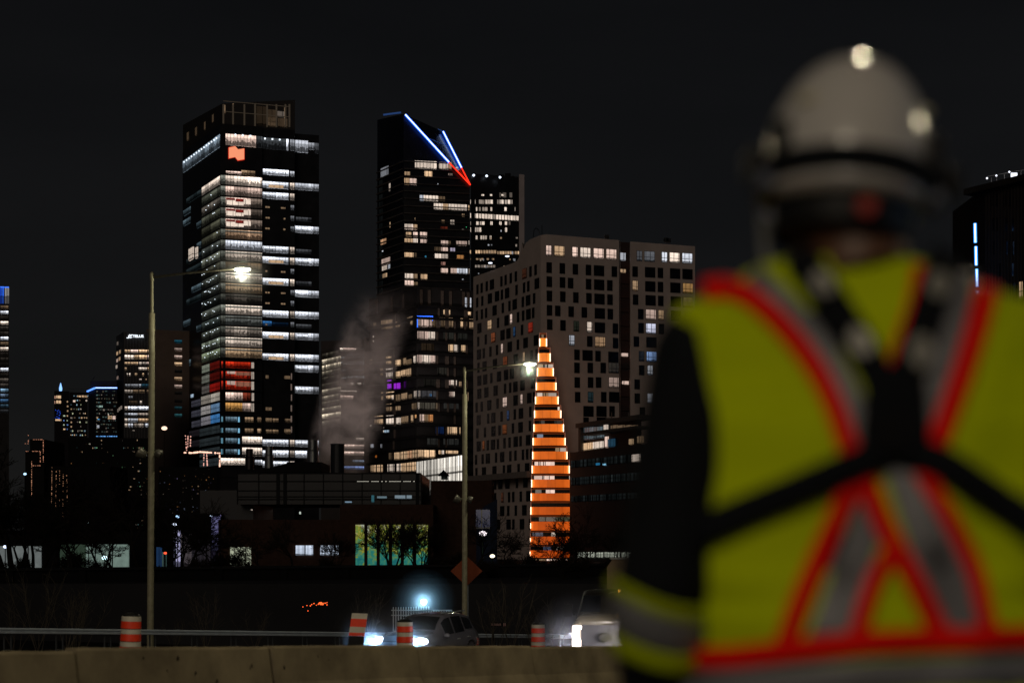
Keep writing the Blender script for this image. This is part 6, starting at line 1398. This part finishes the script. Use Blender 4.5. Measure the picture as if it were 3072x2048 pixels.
for sh_, el_, wr_, sd in ((LSH,LEL,LWR,-1),(RSH,REL,RWR,1)):
    b_.path([sh_, sh_.lerp(el_,.5), el_, el_.lerp(wr_,.5), wr_], [.058,.052,.044,.038,.028], 14); b_.ell(el_, (.045,)*3, 12, 8); b_.ell(sh_, (.06,)*3, 12, 8)
    hand(b_, wr_, wr_-el_, sd)
for s_ in (-1,1):
    b_.path([(XC+s_*.09,YC,-.38),(XC+s_*.105,YC+.02,-.70),(XC+s_*.11,YC,-1.07)], [.098,.062,.042], 16); b_.ell((XC+s_*.11,YC+.06,-1.115), (.045,.13,.045), 12, 8)
bo = b_.build('body', M_skin, pe); remesh(bo, .0085, 3)
# jacket with sleeves and stand-up collar
j = MB(); j.loft([ringz(z, .004) for z in [p[0] for p in PROF[:-1]]])
for sh_, el_, wr_ in ((LSH,LEL,LWR),(RSH,REL,RWR)):
    j.path([sh_+Vector((0,0,.0)), sh_.lerp(el_,.33), sh_.lerp(el_,.66), el_, el_.lerp(wr_,.5), el_.lerp(wr_,.93)], [.072,.070,.066,.064,.058,.050], 18); j.ell(el_, (.066,.066,.066), 14, 8); j.ell(sh_-Vector((0,0,.01)), (.075,.075,.08), 14, 8)
j.path([(XC-.045,YC+.005,.35),(HXc+.03,HYc-.005,.392)], [.074,.072], 24)
jo = remesh(j.build('jacket', M_jack, pe), .011, 5)
tr_ = MB()
for s_ in (-1,1): tr_.path([(XC+s_*.09,YC,-.36),(XC+s_*.105,YC+.02,-.70),(XC+s_*.11,YC,-1.06)], [.115,.085,.07], 18)
tr_.ell((XC,YC,-.40), (.19,.13,.12), 18, 10); remesh(tr_.build('trousers', M_trou, pe), .014, 4)
for s_ in (-1,1): m = MB(); m.ell((XC+s_*.11,YC+.06,-1.09), (.052,.145,.05), 14, 8); m.box((XC+s_*.11,YC+.06,-1.145), (.1,.28,.03)); m.build('boot', M_rubber, pe, smooth=False, bevel=.01)
# hi-vis vest
def fluo(nm, col, e, rough=.7):
    t = NT(nm); p = t.n('ShaderNodeBsdfPrincipled', Roughness=rough); p.inputs['Specular IOR Level'].default_value = .05; tc = t.n('ShaderNodeTexCoord'); nz = t.n('ShaderNodeTexNoise', Scale=7.0, Detail=3.0); t.l(tc.outputs['Object'], nz.inputs['Vector'])
    t.l(t.mix(nz.outputs[0], tuple(c*.8 for c in col), col), p.inputs['Base Color']); w_ = t.n('ShaderNodeTexWave', Scale=260.0); t.l(tc.outputs['Object'], w_.inputs['Vector'])
    b = t.n('ShaderNodeBump', Strength=.15, Distance=.002); t.l(w_.outputs[0], b.inputs['Height']); t.l(b.outputs[0], p.inputs['Normal']); t.l(p.outputs[0], t.out.inputs[0]); _mc[nm] = t.m; return t.m
M_yel = fluo('fluorescent_yellow_mesh', (.47,.57,.002), 0); M_red = fluo('fluorescent_red_tape', (.85,.008,.004), 0); M_gry = surf('grey_reflective_tape', (.15,.15,.165), .45, var=.1, scale=20); M_str = surf('black_webbing', (.005,.006,.008), .9, var=.2, scale=30)
v_ = MB(); zz = [-.40,-.34,-.28,-.22,-.16,-.10,-.04,.03,.08,.14,.18,.22,.25,.28,.30,.315,.327,.338,.345,.352,.365,.378,.390,.400]; zz = sorted(set(zz+[-.40+.02*k for k in range(36)])); v_.loft([[Vector((p.x, p.y+(wr(p.x,p.z) if p.y < YC-.03 else 0), p.z)) for p in ringz(z, .012, 96)] for z in zz], cap=False)
vo = v_.build('vest', M_yel, pe, smooth=True); so_ = vo.modifiers.new('solid', 'SOLIDIFY'); so_.thickness = .004; so_.offset = -1
def ZL(x, y): return 1800+x/1.2366, 780+y/1.2366
def strip(name, pts, w_, mat, g, parent, wid=None):
    P = [ZL(*p) for p in pts]; m = MB(); fine = []
    for (a, b) in zip(P, P[1:]):
        n_ = max(2, int(math.hypot(b[0]-a[0], b[1]-a[1])/18))
        for k in range(n_): f = k/n_; fine.append((a[0]+(b[0]-a[0])*f, a[1]+(b[1]-a[1])*f))
    fine.append(P[-1])
    for _ in range(6): fine = [fine[0]]+[((fine[k-1][0]+2*fine[k][0]+fine[k+1][0])/4, (fine[k-1][1]+2*fine[k][1]+fine[k+1][1])/4) for k in range(1, len(fine)-1)]+[fine[-1]]
    n_ = len(fine); hw_ = w_/1.2366/2; i0 = 0; NS = 4
    for k, p in enumerate(fine):
        a = fine[max(k-1,0)]; b = fine[min(k+1,n_-1)]; tx_, ty_ = b[0]-a[0], b[1]-a[1]; L_ = math.hypot(tx_,ty_) or 1; nx_, ny_ = -ty_/L_, tx_/L_
        for s_ in range(NS+1): o_ = -1+2*s_/NS; m.v.append(tuple(onback(p[0]+nx_*hw_*o_, p[1]+ny_*hw_*o_, g)))
    for k in range(n_-1):
        for s_ in range(NS): a = k*(NS+1)+s_; m.f.append((a, a+1, a+NS+2, a+NS+1))
    o = m.build(name, mat, parent, smooth=True); q = o.modifiers.new('solid', 'SOLIDIFY'); q.thickness = .003; q.offset = 0; return o
def poly(name, pts, mat, g, parent):
    P = [ZL(*p) for p in pts]; cx = sum(p[0] for p in P)/len(P); cy = sum(p[1] for p in P)/len(P); m = MB(); n_ = len(P); K = 6; ring_ = []
    for k in range(n_):
        for s_ in range(5): f = s_/5; a, b = P[k], P[(k+1)%n_]; ring_.append((a[0]+(b[0]-a[0])*f, a[1]+(b[1]-a[1])*f))
    N = len(ring_)
    for r_ in range(1, K+1):
        for p in ring_: m.v.append(tuple(onback(cx+(p[0]-cx)*r_/K, cy+(p[1]-cy)*r_/K, g)))
    m.f.append(tuple(range(N)))
    for r_ in range(K-1):
        for k in range(N): m.f.append((r_*N+k, r_*N+(k+1)%N, (r_+1)*N+(k+1)%N, (r_+1)*N+k))
    o = m.build(name, mat, parent, smooth=True); q = o.modifiers.new('solid', 'SOLIDIFY'); q.thickness = .002; q.offset = 0; return o
# tapes
strip('red_tape', [(385,112),(450,92),(530,112),(640,200),(740,312),(820,430),(880,560),(930,720)], 78, M_red, .020, vo)
strip('grey_tape', [(560,60),(640,125),(755,245),(850,370),(920,500),(980,680)], 100, M_gry, .019, vo)
strip('red_tape', [(1440,90),(1400,250),(1335,450),(1235,720)], 84, M_red, .020, vo)
strip('grey_tape', [(1345,40),(1320,220),(1262,420),(1190,660)], 90, M_gry, .019, vo)
strip('red_tape', [(1190,20),(1165,160),(1115,300),(1072,440)], 46, M_red, .021, vo)
strip('red_tape', [(985,760),(905,900),(822,1080),(742,1260),(680,1440)], 78, M_red, .022, vo)
strip('red_tape', [(975,790),(1050,980),(1165,1180),(1280,1420)], 78, M_red, .0225, vo)
strip('red_tape', [(1110,1040),(1015,1180),(945,1420)], 66, M_red, .0235, vo)
strip('red_tape', [(1190,780),(1300,960),(1395,1150),(1455,1420)], 66, M_red, .022, vo)
poly('grey_tape', [(965,880),(1040,1010),(925,1400),(770,1400)], M_gry, .019, vo)
poly('grey_tape', [(1050,770),(1170,760),(1370,1130),(1420,1400),(1310,1400),(1180,1150)], M_gry, .0195, vo)
strip('red_tape', [(300,1478),(500,1472),(760,1440),(1000,1412),(1300,1405),(1760,1395)], 84, M_red, .0245, vo)
strip('grey_tape', [(300,1580),(500,1575),(1000,1540),(1760,1510)], 110, M_gry, .0205, vo)
# harness
hn = strip('harness_strap', [(730,-25),(815,85),(895,205),(985,340),(1080,520)], 122, M_str, .030, pe)
strip('harness_strap', [(1300,-30),(1258,60),(1210,210),(1155,380),(1090,560)], 132, M_str, .030, pe)
poly('harness_pad', [(985,440),(1210,440),(1225,640),(1200,755),(1080,745),(985,775),(965,640)], M_str, .032, pe)
strip('harness_strap', [(1080,690),(1000,735),(900,772),(720,850),(560,915),(400,985),(250,1030)], 112, M_str, .036, pe)
strip('harness_strap', [(1080,690),(1160,705),(1280,745),(1400,830),(1500,900),(1680,1020)], 112, M_str, .036, pe)
for c_, r_, a_ in (((828,85),(40,52),.6),((968,300),(42,60),.5),((1258,90),(42,50),0),((1195,340),(46,66),.05)):
    P = [(c_[0]+r_[0]*math.cos(t_)*math.cos(a_)+r_[1]*math.sin(t_)*math.sin(a_), c_[1]+r_[1]*math.sin(t_)*math.cos(a_)-r_[0]*math.cos(t_)*math.sin(a_)) for t_ in [k*math.pi/5 for k in range(10)]]
    poly('buckle', P, surf('pale_buckle_steel', (.30,.29,.26), .45, metal=.2), .040, pe)
m = MB(); dp = onback(*ZL(1090,640), .045); m.lathe(dp, [(.022,-.004),(.03,-.004),(.03,.004),(.022,.004)], 20, axis='Y'); m.build('d_ring', surf('black_metal', (.02,.02,.022), .3, metal=.8), pe)
# sleeve bands
def band(f0, f1, mat, g, name='sleeve_band', seg=0):
    A_, B_ = (LSH, LEL) if seg == 0 else (LEL, LWR)
    m = MB(); p0 = A_.lerp(B_, f0); p1 = A_.lerp(B_, f1); return p0, p1, m
ax0 = LSH.lerp(LEL, .90); down = (LWR-LEL).normalized()
def cuff(z_top_l, z_top_r, z_bot_l, z_bot_r, mat, g):
    m = MB(); N = 28; rg = []
    for s_ in range(5):
        f = s_/4; r_ = []
        for k in range(N):
            th = 2*math.pi*k/N; u_ = (math.cos(th)+1)/2
            zt_2 = z_top_l+(z_top_r-z_top_l)*u_-.012*math.sin(math.pi*u_); zb_2 = z_bot_l+(z_bot_r-z_bot_l)*u_-.012*math.sin(math.pi*u_)
            z = zt_2+(zb_2-zt_2)*f; q_ = min(max((LEL.z-z)/(LEL.z-LWR.z), -1), 1); cxx = (LEL.x+(LWR.x-LEL.x)*q_) if q_ > 0 else LEL.x+(LSH.x-LEL.x)*(-q_)*.8; cyy = LEL.y+(LWR.y-LEL.y)*max(q_,0)*.9
            rr_ = .066+g-.006*max(q_,0); r_.append(Vector((cxx+.0+rr_*math.cos(th), cyy+rr_*math.sin(th), z)))
        rg.append(r_)
    m.loft(rg, cap=False); o = m.build('sleeve_band', mat, pe, smooth=True); q = o.modifiers.new('solid', 'SOLIDIFY'); q.thickness = .002; q.offset = 0; return o
zz_ = lambda y: PZ(y, 2.16)
cuff(zz_(1730), zz_(1830), zz_(1772), zz_(1872), M_yel, .006); cuff(zz_(1773), zz_(1873), zz_(1905), zz_(1975), M_gry, .0055); cuff(zz_(1906), zz_(1976), zz_(1960), zz_(2030), M_yel, .006)
# hard hat
M_hat = surf('white_helmet_shell', (.46,.44,.43), .18, coat=.5, var=.06, scale=3)
hc = Vector((PX(2578,2.17), 2.27, PZ(500,2.17))); tl_m = Matrix.Rotation(R(6), 3, 'Y') @ Matrix.Rotation(R(-4), 3, 'X')
m = MB(); pr_ = []
for k in range(14): ph = R(90*k/13); pr_.append((.121*math.cos(ph)**.80 if k < 13 else .004, .178*math.sin(ph)**1.03))
i0 = 0; N = 40; rg = []
for r_, z_ in [(.121,-.038),(.122,-.03),(.121,-.012)]+pr_:
    rg.append([hc + tl_m @ Vector((r_*math.cos(2*math.pi*k/N), r_*1.16*math.sin(2*math.pi*k/N), z_)) for k in range(N)])
m.loft(rg); hh = m.build('hard_hat', M_hat, pe, smooth=True)
m = MB(); m.loft([[hc + tl_m @ Vector((r_*math.cos(2*math.pi*k/N), r_*1.16*math.sin(2*math.pi*k/N), z_)) for k in range(N)] for r_, z_ in ((.125,-.026),(.131,-.021),(.131,.006),(.125,.012))], cap=False); m.build('goggle_strap', M_str, hh)
for s_ in (-1,1):
    m = MB(); m.box(hc + tl_m @ Vector((s_*.108,-.07,.028)), (.022,.05,.055)); m.box(hc + tl_m @ Vector((s_*(.134 if s_ < 0 else .142),-.02,.005)), (.028 if s_ < 0 else .04,.05,.045)); m.build('lamp_clip', M_dbk, hh, bevel=.006)
    m = MB(); m.ell(hc + tl_m @ Vector((s_*.120,-.045,-.028)), (.016,.03,.018), 12, 8); m.build('side_slot_cover', surf('blue_grey_plastic', (.10,.11,.15), .3), hh, smooth=True)
for x_, y_, z_, r_ in ((-.075,-.085,.085,.018),(.088,-.06,.092,.016)): m = MB(); m.ell(hc + tl_m @ Vector((x_,y_,z_)), (r_,r_,r_*.5), 12, 6); m.build('lamp_glint', surf('painted_glint', (.6,.55,.38), .12, coat=1), hh)  # pale ovals standing in for lamp reflections on the shell
m = MB(); m.loft([[hc + tl_m @ Vector((r_*math.cos(2*math.pi*k/N), r_*1.14*math.sin(2*math.pi*k/N), z_)) for k in range(N)] for r_, z_ in ((.098,-.085),(.100,-.05),(.102,-.045))], cap=False); m.build('headband', M_dbk, hh)
m = MB(); m.lathe(hc + tl_m @ Vector((.01,-.118,-.068)), [(.004,-.008),(.013,-.008),(.014,.004),(.011,.012)], 14, axis='Y'); m.build('ratchet_knob', surf('red_knob', (.30,.018,.01), .6), hh)
m = MB(); m.path([hc+Vector((-.118,.0,-.03)), hc+Vector((-.112,.02,-.09)), hc+Vector((-.108,.0,-.135))], [.006,.006,.006], 8); m.build('chin_strap', surf('grey_webbing', (.2,.2,.2), .7), hh)
m = MB(); m.ell(hc+Vector((-.108,-.005,-.142)), (.02,.02,.024), 12, 8); m.build('chin_clip', surf('blue_grey_plastic', (.25,.27,.34), .3), hh)

# ================================================================== steam
sm = thing('steam_plume', 'pale brown steam drifting up between the two towers from the roof stacks', 'steam', (PX(1050,385),385,10))
N = 20; rg = []; pts = [(1000,1450,9),(1008,1395,9.5),(1030,1330,10),(1048,1250,10.5),(1070,1160,11),(1090,1080,11),(1112,1010,11),(1128,950,11),(1142,905,10),(1160,870,8),(1172,845,4)]
rs_ = random.Random(3)
for x, y, r_ in pts:
    c_ = P3(x,y,385); rg.append([c_+Vector((r_*math.cos(2*math.pi*k/N)*(1+.18*math.sin(k*1.3+y*.02)), r_*.8*math.sin(2*math.pi*k/N), .35*r_*math.sin(k*.9+y*.013))) for k in range(N)])
m = MB(); m.loft(rg)
t = NT('steam'); pv = t.n('ShaderNodeVolumePrincipled'); pv.inputs['Color'].default_value = (.92,.82,.78,1); pv.inputs['Anisotropy'].default_value = .1
tc = t.n('ShaderNodeTexCoord'); nz = t.n('ShaderNodeTexNoise', Scale=.16, Detail=5.0, Roughness=.62); nz.inputs['Distortion'].default_value = .8; t.l(tc.outputs['Object'], nz.inputs['Vector'])
mr = t.n('ShaderNodeMapRange'); mr.inputs[1].default_value = .42; mr.inputs[2].default_value = .70; mr.inputs[3].default_value = 0.0; mr.inputs[4].default_value = .23; t.l(nz.outputs[0], mr.inputs[0])
ge = t.n('ShaderNodeNewGeometry'); sp_ = t.n('ShaderNodeSeparateXYZ'); t.l(ge.outputs['Position'], sp_.inputs[0])
xc_ = t.math('MULTIPLY_ADD', t.math('SUBTRACT', sp_.outputs[2], 18.0), .30, -43.5)
rr_ = t.math('DIVIDE', t.math('ABSOLUTE', t.math('SUBTRACT', sp_.outputs[0], xc_)), 9.5)
fo = t.n('ShaderNodeMapRange'); fo.interpolation_type = 'SMOOTHSTEP'; fo.inputs[1].default_value = 1.0; fo.inputs[2].default_value = .35; t.l(rr_, fo.inputs[0])
ft_ = t.n('ShaderNodeMapRange'); ft_.interpolation_type = 'SMOOTHSTEP'; ft_.inputs[1].default_value = 64.0; ft_.inputs[2].default_value = 46.0; ft_.inputs[3].default_value = .0; ft_.inputs[4].default_value = 1.0; t.l(sp_.outputs[2], ft_.inputs[0])
t.l(t.math('MULTIPLY', t.math('MULTIPLY', mr.outputs[0], fo.outputs[0]), ft_.outputs[0]), pv.inputs['Density']); t.l(pv.outputs[0], t.out.inputs['Volume'])
o = m.build('plume', t.m, sm); o['kind'] = 'stuff'
sl_ = light('SPOT', P3(905,1440,330), 90000, (1,.88,.84), 1.0, 46, P3(1085,1110,385), .8, 'steam_fill_beam')  # added spot, only there to brighten the steam plume
rf = thing('steam_fill', 'added lamp behind the works roof to brighten the steam', 'lamp', tuple(P3(905,1440,330)))
m = MB(); m.box(P3(905,1443,330.5), (.8,.5,.5)); m.build('housing', M_blk2, rf); sl_.parent = rf; sl_.location = (0,0,0)
# ================================================================== scattering shells added round the brightest lamps to stand in for lens halo
_mm = {}
def added_halo(c, r, dens, label):
    rt_ = bpy.data.objects.new('added_halo', None); C.objects.link(rt_); rt_.location = c; rt_['root'] = 1; tag(rt_, label, 'added_halo', None, 'stuff')
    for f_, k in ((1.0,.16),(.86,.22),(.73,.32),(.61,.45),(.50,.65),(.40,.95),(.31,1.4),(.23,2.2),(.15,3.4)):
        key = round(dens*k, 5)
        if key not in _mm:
            t = NT('added_halo'); pv = t.n('ShaderNodeVolumeScatter', Density=dens*k, Anisotropy=0.0); pv.inputs['Color'].default_value = (.95,.97,1,1); t.l(pv.outputs[0], t.out.inputs['Volume']); _mm[key] = t.m
        m = MB(); m.ell(c, (r*f_,)*3, 20, 12); m.build('halo_shell', _mm[key], rt_, smooth=True)['kind'] = 'stuff'
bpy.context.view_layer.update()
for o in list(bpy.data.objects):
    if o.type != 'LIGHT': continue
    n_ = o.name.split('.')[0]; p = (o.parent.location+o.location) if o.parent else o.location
    if n_ == 'headlight_beam' and o.parent.name == 'car': added_halo(p, 1.4, .040, 'added bluish halo volume round a car headlight')
    elif n_ == 'headlight_beam' and p.x < PX(1790, 48): added_halo(p, 1.4, .007, 'added pinkish halo volume round the truck headlight')
    elif n_ == 'fence_lamp_light': added_halo(p, 2.7, .013, 'added cold halo volume round the lamp above the white fence')
    elif n_ == 'street_lamp_light' and p.y > 60: added_halo(p+Vector((0,0,.3)), 1.7, .005, 'added thin halo volume round a street lamp head')
